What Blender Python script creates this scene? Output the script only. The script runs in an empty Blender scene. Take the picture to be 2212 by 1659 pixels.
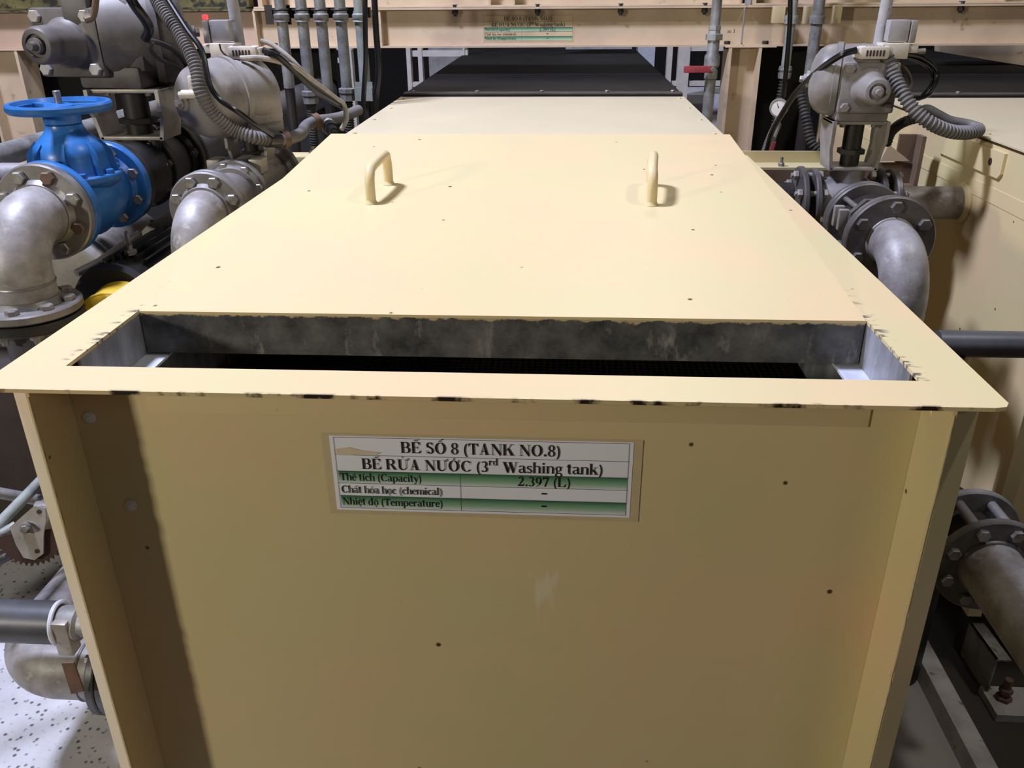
import bpy, bmesh, math, random
from mathutils import Vector, Matrix, Euler
random.seed(7)
PI = math.pi
scene = bpy.context.scene
C = scene.collection
ZO = 1.15            # the tank rim stands 1.15 m above the floor; coordinates below are relative to the rim

# ------------------------------------------------------------------ camera
cam_d = bpy.data.cameras.new('camera'); cam = bpy.data.objects.new('camera', cam_d); C.objects.link(cam)
CAM = Vector((.089, -.7977, .3928 + ZO))
ROT = Euler((math.radians(64.8216), math.radians(.442), math.radians(3.3977)), 'XYZ')
FPX = 1830.8
cam.location = CAM; cam.rotation_euler = ROT
cam_d.sensor_fit = 'HORIZONTAL'; cam_d.sensor_width = 36; cam_d.lens = FPX / 2212 * 36
cam_d.clip_start = .02; cam_d.clip_end = 100
scene.camera = cam

# ------------------------------------------------------------------ world, lamps, exposure
w = bpy.data.worlds.new('world'); scene.world = w; w.use_nodes = True
w.node_tree.nodes['Background'].inputs[0].default_value = (.80, .86, 1, 1)
w.node_tree.nodes['Background'].inputs[1].default_value = .022
def area(name, loc, target, size, size_y, power, col=(1, 1, 1)):
    d = bpy.data.lights.new(name, 'AREA'); d.shape = 'RECTANGLE'; d.size = size; d.size_y = size_y
    d.energy = power; d.color = col
    o = bpy.data.objects.new(name, d); C.objects.link(o); o.location = loc
    o.rotation_euler = (Vector(target) - Vector(loc)).to_track_quat('-Z', 'Y').to_euler()
    o['kind'] = 'structure'
    return o
area('hall_lamp_overhead', (-1.6, .9, 4.3), (-.2, .9, 1.1), .45, .45, 190, (.91, .975, 1.32))
area('hall_lamp_side', (-2.75, -2.0, 2.05), (0, .4, .9), .22, .22, 54, (1, .94, .78))
area('hall_lamp_rear', (.6, 4.3, 4.2), (.2, 3.0, .8), .8, .8, 24, (1, .95, .9))
area('hall_lamp_aisle', (1.9, .35, 4.2), (.9, .7, .2), .25, .25, 30, (1, .95, .86))
area('added_fill_front', (3.4, -2.4, 2.6), (.5, .1, .6), 1.4, .8, 9, (1, .97, .90))  # added soft fill from right front, lifts the right bevel and left shadow
scene.view_settings.view_transform = 'Standard'
scene.view_settings.look = 'None'
scene.view_settings.gamma = 1
scene.view_settings.use_curve_mapping = False
scene.view_settings.exposure = 0.0

# ------------------------------------------------------------------ helpers
def V(*a): return Vector(a)
RM = ROT.to_matrix()
def px(x, y, ax, val):
    """the point at pixel (x, y) of the photograph on the plane ax = val (rim coordinates)"""
    d = RM @ Vector(((x - 1106) / FPX, -(y - 829.5) / FPX, -1))
    o = CAM - Vector((0, 0, ZO)); k = 'XYZ'.index(ax)
    return o + d * ((val - o[k]) / d[k])

def srgb(r, g, b):
    f = lambda c: (c / 255 / 12.92) if c <= 10 else ((c / 255 + .055) / 1.055) ** 2.4
    return (f(r), f(g), f(b), 1)

class NT:
    def __init__(s, name):
        s.m = bpy.data.materials.new(name); s.m.use_nodes = True
        s.t = s.m.node_tree; s.b = s.t.nodes['Principled BSDF']
        s.tc = s.t.nodes.new('ShaderNodeTexCoord')
    def node(s, kind, **kw):
        n = s.t.nodes.new(kind)
        for k, v in kw.items():
            if k.startswith('i_'):
                key = k[2:]
                key = int(key) if key.isdigit() else key
                n.inputs[key].default_value = v
            else: setattr(n, k, v)
        return n
    def link(s, a, b): s.t.links.new(a, b)
    def noise(s, scale, detail=4, rough=.55, vec=None, stretch=None):
        n = s.node('ShaderNodeTexNoise'); n.inputs['Scale'].default_value = scale
        n.inputs['Detail'].default_value = detail; n.inputs['Roughness'].default_value = rough
        src = vec or s.tc.outputs['Object']
        if stretch:
            mp = s.node('ShaderNodeMapping'); mp.inputs['Scale'].default_value = stretch
            s.link(src, mp.inputs[0]); src = mp.outputs[0]
        s.link(src, n.inputs['Vector']); return n.outputs[0]
    def ramp(s, fac, p0, p1, c0=(0, 0, 0, 1), c1=(1, 1, 1, 1)):
        r = s.node('ShaderNodeValToRGB'); e = r.color_ramp.elements
        e[0].position = p0; e[0].color = c0; e[1].position = p1; e[1].color = c1
        s.link(fac, r.inputs[0]); return r.outputs[0]
    def mix(s, fac, a, b):
        n = s.node('ShaderNodeMix', data_type='RGBA')
        for sock, v in ((n.inputs[0], fac), (n.inputs[6], a), (n.inputs[7], b)):
            if hasattr(v, 'is_output'): s.link(v, sock)
            else: sock.default_value = v
        return n.outputs[2]
    def math(s, op, a, b=0.0):
        n = s.node('ShaderNodeMath', operation=op)
        for i, v in enumerate((a, b)):
            if hasattr(v, 'is_output'): s.link(v, n.inputs[i])
            else: n.inputs[i].default_value = v
        return n.outputs[0]
    def sep(s):
        n = s.node('ShaderNodeSeparateXYZ'); s.link(s.tc.outputs['Object'], n.inputs[0]); return n.outputs
    def base(s, c):
        if hasattr(c, 'is_output'): s.link(c, s.b.inputs['Base Color'])
        else: s.b.inputs['Base Color'].default_value = c
    def bump(s, h, strength=.2, dist=.002):
        n = s.node('ShaderNodeBump'); n.inputs['Strength'].default_value = strength
        n.inputs['Distance'].default_value = dist
        s.link(h, n.inputs['Height']); s.link(n.outputs[0], s.b.inputs['Normal'])
    def pbr(s, rough=.5, metal=0.0, spec=.5):
        s.b.inputs['Roughness'].default_value = rough; s.b.inputs['Metallic'].default_value = metal
        s.b.inputs['Specular IOR Level'].default_value = spec

def worn(name, c1, c2, scale=14, rough=.5, metal=0.0, p=(.35, .7), c3=None, s3=55, p3=(.62, .72), bump=.15, spec=.5, stretch=None):
    n = NT(name); a = n.ramp(n.noise(scale, 6, .6, stretch=stretch), p[0], p[1])
    c = n.mix(a, c1, c2)
    if c3: c = n.mix(n.ramp(n.noise(s3, 5, .65), p3[0], p3[1]), c, c3)
    n.base(c); n.pbr(rough, metal, spec)
    if bump: n.bump(n.noise(scale * 9, 3), bump, .001)
    return n.m

CREAM = srgb(216, 196, 150); CREAM2 = srgb(211, 197, 149); CREAM3 = srgb(220, 194, 151)
def cream_material(name, extra=None):
    n = NT(name)
    c = n.mix(n.ramp(n.noise(3.2, 3), .38, .62), CREAM2, CREAM3)
    c = n.mix(n.ramp(n.noise(60, 4, .7), .70, .80), c, srgb(186, 168, 130))          # faint smudges
    spots = n.node('ShaderNodeTexVoronoi'); spots.inputs['Scale'].default_value = 13
    n.link(n.tc.outputs['Object'], spots.inputs['Vector'])
    c = n.mix(n.ramp(spots.outputs['Distance'], .035, .055, (1, 1, 1, 1), (0, 0, 0, 1)), c, srgb(80, 62, 42))   # specks where paint is gone
    if extra: c = extra(n, c)
    n.base(c); n.pbr(.42, 0, .4); n.bump(n.noise(45, 3), .12, .001)
    return n.m
M = {}
M['cream'] = cream_material('cream_paint')
def lid_extra(n, c):      # dirty rings around the handles
    return n.mix(n.math('MULTIPLY', n.ramp(n.noise(5, 4), .56, .74), .35), c, srgb(205, 188, 150))
M['lid'] = cream_material('cream_lid_paint', lid_extra)
def rim_extra(n, c):      # dark chips along the inner side edges of the rim, orange rust at the corners
    x, y, z = n.sep()
    ax = n.math('ABSOLUTE', x)
    band = n.math('MULTIPLY', n.math('MULTIPLY', n.ramp(ax, .4790, .4805), n.ramp(ax, .483, .498, (1, 1, 1, 1), (0, 0, 0, 1))), n.math('MULTIPLY', n.ramp(y, .055, .068), n.ramp(y, .26, .42, (1, 1, 1, 1), (0, 0, 0, 1))))
    chip = n.math('MULTIPLY', band, n.ramp(n.noise(38, 4, .6, stretch=(1, 2.6, 1)), .55, .62))
    c = n.mix(chip, c, srgb(92, 84, 84))
    edge = n.math('MULTIPLY', n.ramp(y, .0015, .004, (1, 1, 1, 1), (0, 0, 0, 1)), n.ramp(n.noise(20, 4), .5, .57))
    c = n.mix(edge, c, srgb(45, 36, 28))
    rust = n.math('MULTIPLY', n.math('MULTIPLY', n.ramp(ax, .47, .485), n.ramp(y, .12, .2, (1, 1, 1, 1), (0, 0, 0, 1))), n.ramp(n.noise(26, 2), .70, .74))
    return n.mix(rust, c, srgb(190, 110, 60))
M['rim'] = cream_material('cream_rim_paint', rim_extra)
def panel_extra(n, c):    # splashes of pale primer near the top
    return n.mix(n.math('MULTIPLY', n.ramp(n.noise(22, 4, .6, stretch=(1, 1, .35)), .69, .75), .6), c, srgb(226, 216, 190))
M['panel'] = cream_material('cream_panel_paint', panel_extra)
M['beam'] = worn('dirty_cream_beam_paint', srgb(212, 190, 160), srgb(194, 170, 142), 5, .55, c3=srgb(120, 96, 66), s3=16, p3=(.62, .78))
M['mossy'] = worn('mould_stained_beam_paint', srgb(120, 110, 62), srgb(70, 66, 40), 9, .7, c3=srgb(38, 34, 24), s3=20, p3=(.5, .6))
M['pink_beam'] = worn('dusty_pinkish_cream_paint', srgb(205, 176, 152), srgb(188, 160, 138), 6, .55, c3=srgb(120, 92, 70), s3=14, p3=(.64, .76))
def skirt_mat():
    n = NT('worn_dark_steel_skirt')
    x, y, z = n.sep()
    c = n.mix(n.ramp(n.noise(16, 6, .65), .36, .7), srgb(46, 48, 52), srgb(110, 110, 110))
    c = n.mix(n.ramp(n.noise(24, 6, .7, stretch=(1, 1, .4)), .58, .74), c, srgb(150, 148, 142))
    h = n.math('ADD', n.math('MULTIPLY', n.math('ADD', z, .06), 10), n.math('MULTIPLY', n.math('SUBTRACT', n.noise(30, 5, .65), .5), .22))
    c = n.mix(n.ramp(h, .545, .56), c, srgb(196, 176, 138))        # cream paint worn away below its ragged edge
    n.base(c); n.pbr(.5, .2); n.bump(n.noise(60, 4), .15, .001); return n.m
M['skirt'] = skirt_mat()
M['liner'] = worn('scuffed_bare_steel', srgb(112, 112, 116), srgb(172, 174, 182), 20, .45, .1, c3=srgb(206, 206, 212), s3=30, stretch=(1, 1, .35))
M['ledge'] = worn('bright_steel_ledge', srgb(205, 207, 218), srgb(225, 227, 238), 30, .35, .1)
M['black'] = worn('black_screen', srgb(14, 15, 15), srgb(24, 25, 25), 60, .6)
M['dark_cover'] = worn('dark_dusty_cover', srgb(26, 24, 23), srgb(36, 33, 31), 4, .75, c3=srgb(58, 52, 48), s3=40, p3=(.6, .8), spec=.2)
M['dark_strip'] = worn('brown_dusty_strip', srgb(62, 54, 50), srgb(82, 72, 66), 20, .8)
M['grey'] = worn('dull_grey_cast_metal', srgb(140, 136, 134), srgb(108, 104, 103), 10, .48, .25, c3=srgb(84, 76, 70), s3=22, p3=(.6, .78))
M['stain'] = worn('stained_stainless_pipe', srgb(172, 168, 168), srgb(116, 108, 102), 15, .5, .15, c3=srgb(190, 186, 182), s3=34, p3=(.6, .75), bump=.25)
M['flange'] = worn('brushed_flange_metal', srgb(152, 148, 146), srgb(120, 115, 112), 16, .4, .5, c3=srgb(90, 72, 60), s3=18, p3=(.66, .8))
M['shaded_flange'] = worn('shaded_flange_metal', srgb(112, 107, 104), srgb(84, 79, 76), 16, .45, .35, c3=srgb(70, 60, 54), s3=18, p3=(.66, .8))  # darker copy of the flange metal, right-hand shadow put into its colour
M['bolt'] = worn('bolt_metal', srgb(168, 165, 162), srgb(122, 116, 112), 60, .38, .6)
M['rust_bolt'] = worn('rusty_bolt_metal', srgb(122, 92, 76), srgb(96, 82, 74), 60, .55, .3)
M['dark'] = worn('dark_grimy_metal', srgb(52, 49, 47), srgb(36, 33, 31), 14, .5, .2, c3=srgb(76, 68, 62), s3=26, p3=(.62, .8))
M['darkpipe'] = worn('dark_grey_pipe', srgb(92, 92, 96), srgb(72, 71, 74), 9, .42, .2, c3=srgb(120, 118, 118), s3=30, p3=(.66, .85))
M['galv'] = worn('galvanised_pipe', srgb(154, 153, 150), srgb(108, 106, 102), 24, .5, .25, c3=srgb(78, 70, 62), s3=30, p3=(.62, .72))
M['palepipe'] = worn('pale_green_grey_pipe', srgb(158, 164, 156), srgb(130, 134, 126), 24, .55, .1)
M['actuator'] = worn('dusty_grey_actuator_paint', srgb(150, 145, 140), srgb(116, 111, 108), 9, .42, .05, c3=srgb(92, 84, 78), s3=14, p3=(.58, .76))
M['dull_actuator'] = worn('grimy_grey_actuator_paint', srgb(108, 102, 98), srgb(76, 69, 65), 9, .5, .05, c3=srgb(74, 62, 54), s3=12, p3=(.55, .75))
M['bracket'] = worn('pale_grey_bracket_metal', srgb(178, 172, 165), srgb(146, 138, 130), 18, .45, .3, c3=srgb(100, 90, 82), s3=24, p3=(.6, .75))
M['blue'] = worn('blue_valve_enamel', srgb(56, 118, 186), srgb(40, 98, 166), 12, .32, c3=srgb(22, 60, 120), s3=24, p3=(.66, .8))
M['yellow'] = worn('worn_yellow_paint', srgb(226, 190, 40), srgb(206, 162, 50), 16, .5, c3=srgb(150, 130, 106), s3=12, p3=(.52, .6))
M['motor'] = worn('black_motor_paint', srgb(34, 33, 33), srgb(48, 46, 45), 12, .5)
M['hose'] = worn('dusty_grey_corrugated_hose', srgb(118, 114, 112), srgb(94, 90, 88), 20, .65)
M['darkhose'] = worn('dark_corrugated_hose', srgb(58, 56, 55), srgb(42, 40, 39), 20, .65)
M['clamp'] = worn('rusty_brown_clamp', srgb(112, 82, 58), srgb(86, 64, 48), 40, .6)
M['cable'] = worn('black_cable', srgb(18, 18, 19), srgb(28, 28, 29), 40, .28, bump=0)
M['grey_cable'] = worn('grey_cable', srgb(168, 160, 150), srgb(140, 132, 122), 40, .5, bump=0)
M['white_plastic'] = worn('offwhite_plastic', srgb(216, 206, 190), srgb(196, 186, 170), 30, .5)
M['red'] = worn('red_plastic_lever', srgb(168, 62, 70), srgb(130, 50, 56), 60, .5, c3=srgb(120, 96, 92), s3=60, p3=(.6, .7))
M['white_steel'] = worn('white_painted_steel', srgb(222, 214, 204), srgb(204, 196, 186), 20, .5)
M['slot'] = worn('dark_slot', srgb(60, 38, 30), srgb(70, 46, 38), 20, .8)
M['plinth'] = worn('dusty_dark_plinth', srgb(72, 60, 52), srgb(52, 45, 40), 6, .85, c3=srgb(96, 84, 74), s3=12)
M['cover'] = worn('greyish_cream_cover_paint', srgb(212, 198, 166), srgb(205, 193, 160), 4, .42, c3=srgb(196, 180, 148), s3=24, p3=(.66, .8), bump=.08)
M['brown'] = worn('brown_steel', srgb(120, 98, 78), srgb(100, 82, 66), 10, .6)  # brown, mottled at random; angle frame and some thin cables
def glow():
    n = NT('red_indicator_lens'); n.base(srgb(230, 40, 50)); n.pbr(.3)
    n.b.inputs['Emission Color'].default_value = (1, .12, .14, 1); n.b.inputs['Emission Strength'].default_value = .7
    return n.m
M['red_lamp'] = glow()
def floor_mat():
    n = NT('speckled_concrete')
    c = n.mix(n.ramp(n.noise(5, 5), .4, .66), srgb(214, 212, 216), srgb(186, 184, 186))
    v = n.node('ShaderNodeTexVoronoi'); v.inputs['Scale'].default_value = 62
    n.link(n.tc.outputs['Object'], v.inputs['Vector'])
    m = n.math('MULTIPLY', n.ramp(v.outputs['Distance'], .18, .34, (1, 1, 1, 1), (0, 0, 0, 1)), n.ramp(n.noise(40, 2), .44, .52))
    c = n.mix(m, c, srgb(96, 92, 92))
    x, y, z = n.sep()
    c = n.mix(n.ramp(n.math('ADD', x, n.math('MULTIPLY', n.noise(4), .1)), .3, .5), c, srgb(150, 146, 144))
    c = n.mix(n.ramp(x, .995, 1.02), c, srgb(44, 38, 34))     # shadow beside the tank put into the floor colour right of the kerb
    c = n.mix(n.ramp(n.math('ADD', y, 1.0), .75, .95, (1, 1, 1, 1), (0, 0, 0, 1)), c, srgb(84, 64, 42))     # unseen floor in front browned to cut light bounced onto the panel
    n.base(c); n.pbr(.6); n.bump(n.noise(70, 3), .25, .002); return n.m
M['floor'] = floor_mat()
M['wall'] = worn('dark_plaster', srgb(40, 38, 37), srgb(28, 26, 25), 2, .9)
M['kerb'] = worn('concrete_kerb', srgb(176, 172, 172), srgb(140, 136, 134), 14, .7, c3=srgb(98, 92, 88), s3=40)
def paper(name, a, b):
    return worn(name, a, b, 9, .45, bump=0)
M['paper'] = paper('white_paper', srgb(243, 243, 252), srgb(238, 238, 248))
M['oldpaper'] = paper('yellowed_paper', srgb(214, 192, 152), srgb(198, 176, 138))
M['smear'] = paper('yellow_smear_on_paper', srgb(222, 210, 190), srgb(214, 196, 160))
M['tape'] = worn('cloudy_tape_margin', srgb(206, 188, 150), srgb(196, 180, 146), 30, .3, bump=0)
M['ink'] = worn('black_ink', srgb(24, 22, 24), srgb(30, 28, 30), 20, .6, bump=0)
M['oldink'] = worn('faded_black_ink', srgb(46, 42, 36), srgb(70, 62, 52), 60, .6, bump=0)
M['rule'] = worn('grey_printed_rule', srgb(70, 72, 78), srgb(80, 82, 88), 20, .6, bump=0)
def green_band(name, pale):
    n = NT(name); s = n.node('ShaderNodeSeparateXYZ'); n.link(n.tc.outputs['Generated'], s.inputs[0])
    r = n.node('ShaderNodeValToRGB'); e = r.color_ramp.elements
    e[0].position = .0; e[0].color = pale; e[1].position = 1; e[1].color = srgb(28, 96, 58)
    k = e.new(.35); k.color = srgb(150, 190, 160)
    n.link(s.outputs[2], r.inputs[0]); n.base(r.outputs[0]); n.pbr(.45); return n.m
M['green'] = green_band('printed_green_band', srgb(226, 228, 230))
M['oldgreen'] = green_band('faded_green_band', srgb(206, 190, 150))

# ---- object helpers
def thing(name, label, cat, loc=(0, 0, 0), group=None):
    o = bpy.data.objects.new(name, None); C.objects.link(o); o.empty_display_size = .05
    o.location = Vector(loc) + Vector((0, 0, ZO)); o['label'] = label; o['category'] = cat
    if group: o['group'] = group
    return o
def wloc(o):
    p = Vector((0, 0, 0))
    while o: p += o.location; o = o.parent
    return p
def obj(name, bm, mat, parent=None, label=None, smooth=35, loc=None):
    bmesh.ops.recalc_face_normals(bm, faces=bm.faces)
    if smooth:
        for f in bm.faces: f.smooth = True
        for e in bm.edges:
            if len(e.link_faces) == 2:
                e.smooth = e.calc_face_angle(0) < math.radians(smooth)
    me = bpy.data.meshes.new(name)
    off = (wloc(parent) if parent else (Vector(loc) if loc else Vector((0, 0, 0))) + Vector((0, 0, ZO))) - Vector((0, 0, ZO))
    bmesh.ops.translate(bm, verts=bm.verts, vec=-off)
    bm.to_mesh(me); bm.free(); me.materials.append(M[mat])
    o = bpy.data.objects.new(name, me); C.objects.link(o)
    if parent: o.parent = parent
    else: o.location = off + Vector((0, 0, ZO))
    if label: o['label'] = label
    return o
def struct(name, bm, mat):
    o = obj(name, bm, mat); o['kind'] = 'structure'; return o
def tag(o, label, cat, group=None):
    o['label'] = label; o['category'] = cat
    if group: o['group'] = group
    return o
B = bmesh.new
def box(bm, c, s, rot=None, bev=0.0):
    g = bmesh.ops.create_cube(bm, size=1); vs = g['verts']
    mt = Matrix.Translation(Vector(c)) @ (rot.to_4x4() if rot else Matrix.Identity(4)) @ Matrix.Diagonal((s[0], s[1], s[2], 1))
    bmesh.ops.transform(bm, matrix=mt, verts=vs)
    if bev:
        es = list({e for v in vs for e in v.link_edges})
        bmesh.ops.bevel(bm, geom=es, offset=bev, segments=2, affect='EDGES', profile=.6)
    return bm
def bx(bm, a, b, bev=0.0):
    a = Vector(a); b = Vector(b)
    return box(bm, (a + b) / 2, [abs(b[i] - a[i]) for i in range(3)], None, bev)
def frame(axis):
    z = Vector(axis).normalized()
    h = Vector((0, 0, 1)) if abs(z.z) < .9 else Vector((1, 0, 0))
    x = h.cross(z).normalized(); y = z.cross(x)
    return x, y, z
def lathe(bm, o, axis, prof, seg=32, cap=True):
    o = Vector(o); x, y, z = frame(axis); rings = []
    for h, r in prof:
        rings.append([bm.verts.new(o + z * h + (x * math.cos(2 * PI * i / seg) + y * math.sin(2 * PI * i / seg)) * max(r, 1e-5)) for i in range(seg)])
    for a, b in zip(rings, rings[1:]):
        for i in range(seg):
            j = (i + 1) % seg
            bm.faces.new((a[i], a[j], b[j], b[i]))
    if cap:
        bm.faces.new(rings[0][::-1]); bm.faces.new(rings[-1])
    return bm
def cyl(bm, a, b, r, r2=None, seg=24, bev=0.0):
    a = Vector(a); b = Vector(b); L = (b - a).length; r2 = r if r2 is None else r2
    p = [(0, r), (L, r2)] if not bev else [(0, r - bev), (bev, r), (L - bev, r2), (L, r2 - bev)]
    return lathe(bm, a, b - a, p, seg)
def catmull(pts, n=8):
    P = [Vector(p) for p in pts]
    if len(P) < 3: return P
    Q = [P[0] * 2 - P[1]] + P + [P[-1] * 2 - P[-2]]; out = []
    for i in range(1, len(Q) - 2):
        p0, p1, p2, p3 = Q[i - 1:i + 3]
        for k in range(n):
            t = k / n
            out.append(.5 * ((2 * p1) + (p2 - p0) * t + (2 * p0 - 5 * p1 + 4 * p2 - p3) * t * t + (3 * p1 - p0 - 3 * p2 + p3) * t ** 3))
    out.append(P[-1]); return out
def tube(bm, pts, r, seg=12, rib=None):
    """swept tube; rib = (pitch, depth) makes it corrugated"""
    pts = [Vector(p) for p in pts]
    if rib:
        L = [0]
        for a, b in zip(pts, pts[1:]): L.append(L[-1] + (b - a).length)
        n = max(4, int(L[-1] / rib[0] * 4)); Q = []; k = 0
        for i in range(n + 1):
            s = L[-1] * i / n
            while k < len(L) - 2 and L[k + 1] < s: k += 1
            Q.append(pts[k].lerp(pts[k + 1], (s - L[k]) / max(1e-9, L[k + 1] - L[k])))
        pts = Q
    up = None; prev = None; rings = []
    for i, p in enumerate(pts):
        t = (pts[min(i + 1, len(pts) - 1)] - pts[max(i - 1, 0)]).normalized()
        if up is None: up = frame(t)[0]
        up = (up - t * up.dot(t)).normalized(); s = t.cross(up)
        rr = r
        if rib: rr = r - rib[1] * (1 if i % 4 in (2, 3) else 0)
        rings.append([bm.verts.new(p + (up * math.cos(2 * PI * j / seg) + s * math.sin(2 * PI * j / seg)) * rr) for j in range(seg)])
    for a, b in zip(rings, rings[1:]):
        for j in range(seg):
            k = (j + 1) % seg; bm.faces.new((a[j], a[k], b[k], b[j]))
    bm.faces.new(rings[0][::-1]); bm.faces.new(rings[-1]); return bm
def bend(p, d1, d2, r, n=10):
    """arc leaving p along d1 and ending along d2 (perpendicular)"""
    p = Vector(p); d1 = Vector(d1).normalized(); d2 = Vector(d2).normalized(); c = p + d2 * r
    return [c - d2 * r * math.cos(PI / 2 * i / n) + d1 * r * math.sin(PI / 2 * i / n) for i in range(n + 1)]
def prism(bm, pts, d):
    """extrude the closed 3D polygon by vector d"""
    d = Vector(d); a = [bm.verts.new(Vector(p)) for p in pts]; b = [bm.verts.new(Vector(p) + d) for p in pts]
    bm.faces.new(a[::-1]); bm.faces.new(b); n = len(a)
    for i in range(n): bm.faces.new((a[i], a[(i + 1) % n], b[(i + 1) % n], b[i]))
    return bm
def torus(bm, c, axis, R, r, seg=36, ms=10, flat=1.0):
    x, y, z = frame(axis); c = Vector(c); rings = []
    for i in range(seg):
        a = 2 * PI * i / seg; d = x * math.cos(a) + y * math.sin(a)
        rings.append([bm.verts.new(c + d * (R + r * math.cos(2 * PI * j / ms)) + z * r * flat * math.sin(2 * PI * j / ms)) for j in range(ms)])
    for i in range(seg):
        a, b = rings[i], rings[(i + 1) % seg]
        for j in range(ms):
            k = (j + 1) % ms; bm.faces.new((a[j], a[k], b[k], b[j]))
    return bm
def hexhead(bm, p, axis, r, h, stud=0.0, sr=None):
    p = Vector(p); z = Vector(axis).normalized()
    lathe(bm, p, z, [(0, r), (h * .82, r), (h, r * .86)], 6)
    if stud: cyl(bm, p + z * h * .9, p + z * (h + stud), sr or r * .5, seg=10)
    return bm
def bolts(parent, c, axis, R, n, r, h, mat='bolt', phase=0.0, stud=0.0, odd=None):
    x, y, z = frame(axis); c = Vector(c)
    for i in range(n):
        a = 2 * PI * (i + phase) / n
        obj('bolt', hexhead(B(), c + (x * math.cos(a) + y * math.sin(a)) * R, z, r, h, stud), (odd if odd and i % 3 == 1 else mat), parent, smooth=20)
def flange(parent, c, axis, R, t, mat='flange', hub=0.0, name='flange', bore=0.0):
    """disc from c along axis, thickness t, with a raised hub"""
    p = [(0, R - .003), (.003, R), (t - .003, R), (t, R - .003)]
    if hub: p += [(t, hub * 1.12), (t + .012, hub)]
    return obj(name, lathe(B(), c, axis, p, 40), mat, parent)

# ------------------------------------------------------------------ setting
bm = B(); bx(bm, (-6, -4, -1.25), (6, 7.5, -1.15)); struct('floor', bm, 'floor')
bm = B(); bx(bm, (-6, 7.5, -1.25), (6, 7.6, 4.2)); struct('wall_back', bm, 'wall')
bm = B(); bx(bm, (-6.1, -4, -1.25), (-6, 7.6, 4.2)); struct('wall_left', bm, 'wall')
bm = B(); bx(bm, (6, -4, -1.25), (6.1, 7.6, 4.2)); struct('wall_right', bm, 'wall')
bm = B(); prism(bm, [(.972, -.9, -1.15), (1.03, -.9, -1.15), (1.03, -.9, -1.115), (.985, -.9, -1.115)], (0, 3.6, 0)); struct('trim_1', bm, 'kerb')

# ------------------------------------------------------------------ washing tank
T = thing('washing_tank', 'large cream steel washing tank with broad flat rim filling the foreground', 'tank', (0, 0, -1.15))
# shell: side plates, recessed front panel, rear and base
bm = B()
bx(bm, (-.495, .08, -1.02), (.495, .092, -.022)); bx(bm, (-.495, .0610, -.024), (.495, .092, -.022)); bx(bm, (-.4800, .0610, -.024), (.4800, .0630, -.0045))  # panel, plus unseen sill and lip added to block light leaking under the rim
obj('front_panel', bm, 'panel', T)
bm = B(); bx(bm, (-.40, .0775, -.066), (.44, .081, -.021), .001); obj('stiffening_strip', bm, 'panel', T)
for s in (-1, 1):
    bm = B()      # corner post: inner return, sharp ridge and bevelled outer face
    prism(bm, [(s * .495, .092, -1.02), (s * .497, .012, -1.02), (s * .501, .0115, -1.02), (s * .543, .05, -1.02), (s * .543, .092, -1.02)], (0, 0, 1.0185))
    o = obj('corner_post', bm, 'panel', T, smooth=20)
    bm = B(); bx(bm, (s * .533, .092, -1.02), (s * .543, 1.42, -.0045)); obj('side_panel', bm, 'cream', T)
    bm = B()      # weld beads along the ridge
    prof = [(0, .001)]
    for k in range(1, 90): prof.append((k * .0098, random.choice((.0008, .0014, .0020, .0022, .0018)) if math.sin(k * .21 + s) > -.3 else .0011))
    lathe(bm, (s * .4985, .0115, -.015), (0, 0, -1), prof, 8)
    obj('weld_bead', bm, 'cream', T)
for x, z in ((-.478, -.075), (-.452, -.20)):
    bm = B(); lathe(bm, (x, .0805, z), (0, -1, 0), [(0, .008), (.003, .0075), (.005, .003)], 10); obj('rivet_plug', bm, 'ledge', T)
bm = B()
def rimframe(bm, o, i, z0, z1):
    (ox0, oy0, ox1, oy1), (ix0, iy0, ix1, iy1) = o, i
    out = [(ox0, oy0), (ox1 - .018, oy0), (ox1 - .006, oy0 + .003), (ox1, oy0 + .012), (ox1, oy1), (ox0, oy1)]
    inn = [(ix0, iy0), (ix1, iy0), (ix1, iy1), (ix0, iy1)]
    r = {}
    for z in (z0, z1):
        r[z] = ([bm.verts.new((x, y, z)) for x, y in out], [bm.verts.new((x, y, z)) for x, y in inn])
        a, b = r[z]
        bm.faces.new((a[0], a[1], b[1], b[0])); bm.faces.new((a[1], a[2], b[1])); bm.faces.new((a[2], a[3], b[1]))
        bm.faces.new((a[3], a[4], b[2], b[1])); bm.faces.new((a[4], a[5], b[3], b[2])); bm.faces.new((a[5], a[0], b[0], b[3]))
    for k, n in ((0, 6), (1, 4)):
        a, b = r[z0][k], r[z1][k]
        for i in range(n): bm.faces.new((a[i], a[(i + 1) % n], b[(i + 1) % n], b[i]))
rimframe(bm, (-.55, 0, .55, 1.42), (-.4805, .0633, .4805, 1.30), -.0045, 0)
obj('rim', bm, 'rim', T, smooth=0)
for s in (-1, 1):
    bm = B(); bx(bm, (s * .4805, .0925, -.20), (s * .484, 1.30, -.0045)); obj('inner_liner', bm, 'liner', T, 'bare grey steel liner wall')
    bm = B(); bx(bm, (s * .449, .0925, -.066), (s * .4805, 1.28, -.0625)); obj('ledge', bm, 'ledge', T, 'bright steel support ledge')
bm = B(); bx(bm, (-.449, .095, -.172), (.449, 1.28, -.168))
for k in range(80): bx(bm, (-.449, .1 + k * .012, -.168), (.449, .103 + k * .012, -.1655))
for k in range(90): bx(bm, (-.447 + k * .01, .095, -.168), (-.4445 + k * .01, 1.05, -.1645))
obj('mesh_screen', bm, 'black', T, 'black mesh screen inside the tank')
bm = B(); bx(bm, (-.533, .092, -1.02), (.533, 1.42, -1.0)); obj('base_plate', bm, 'cream', T)
bm = B()
prism(bm, [(-.457, 1.31, -1.02), (.473, 1.31, -1.02), (.473, 2.78, -1.02), (-.457, 2.78, -1.02)], (0, 0, 1.066))
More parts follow.
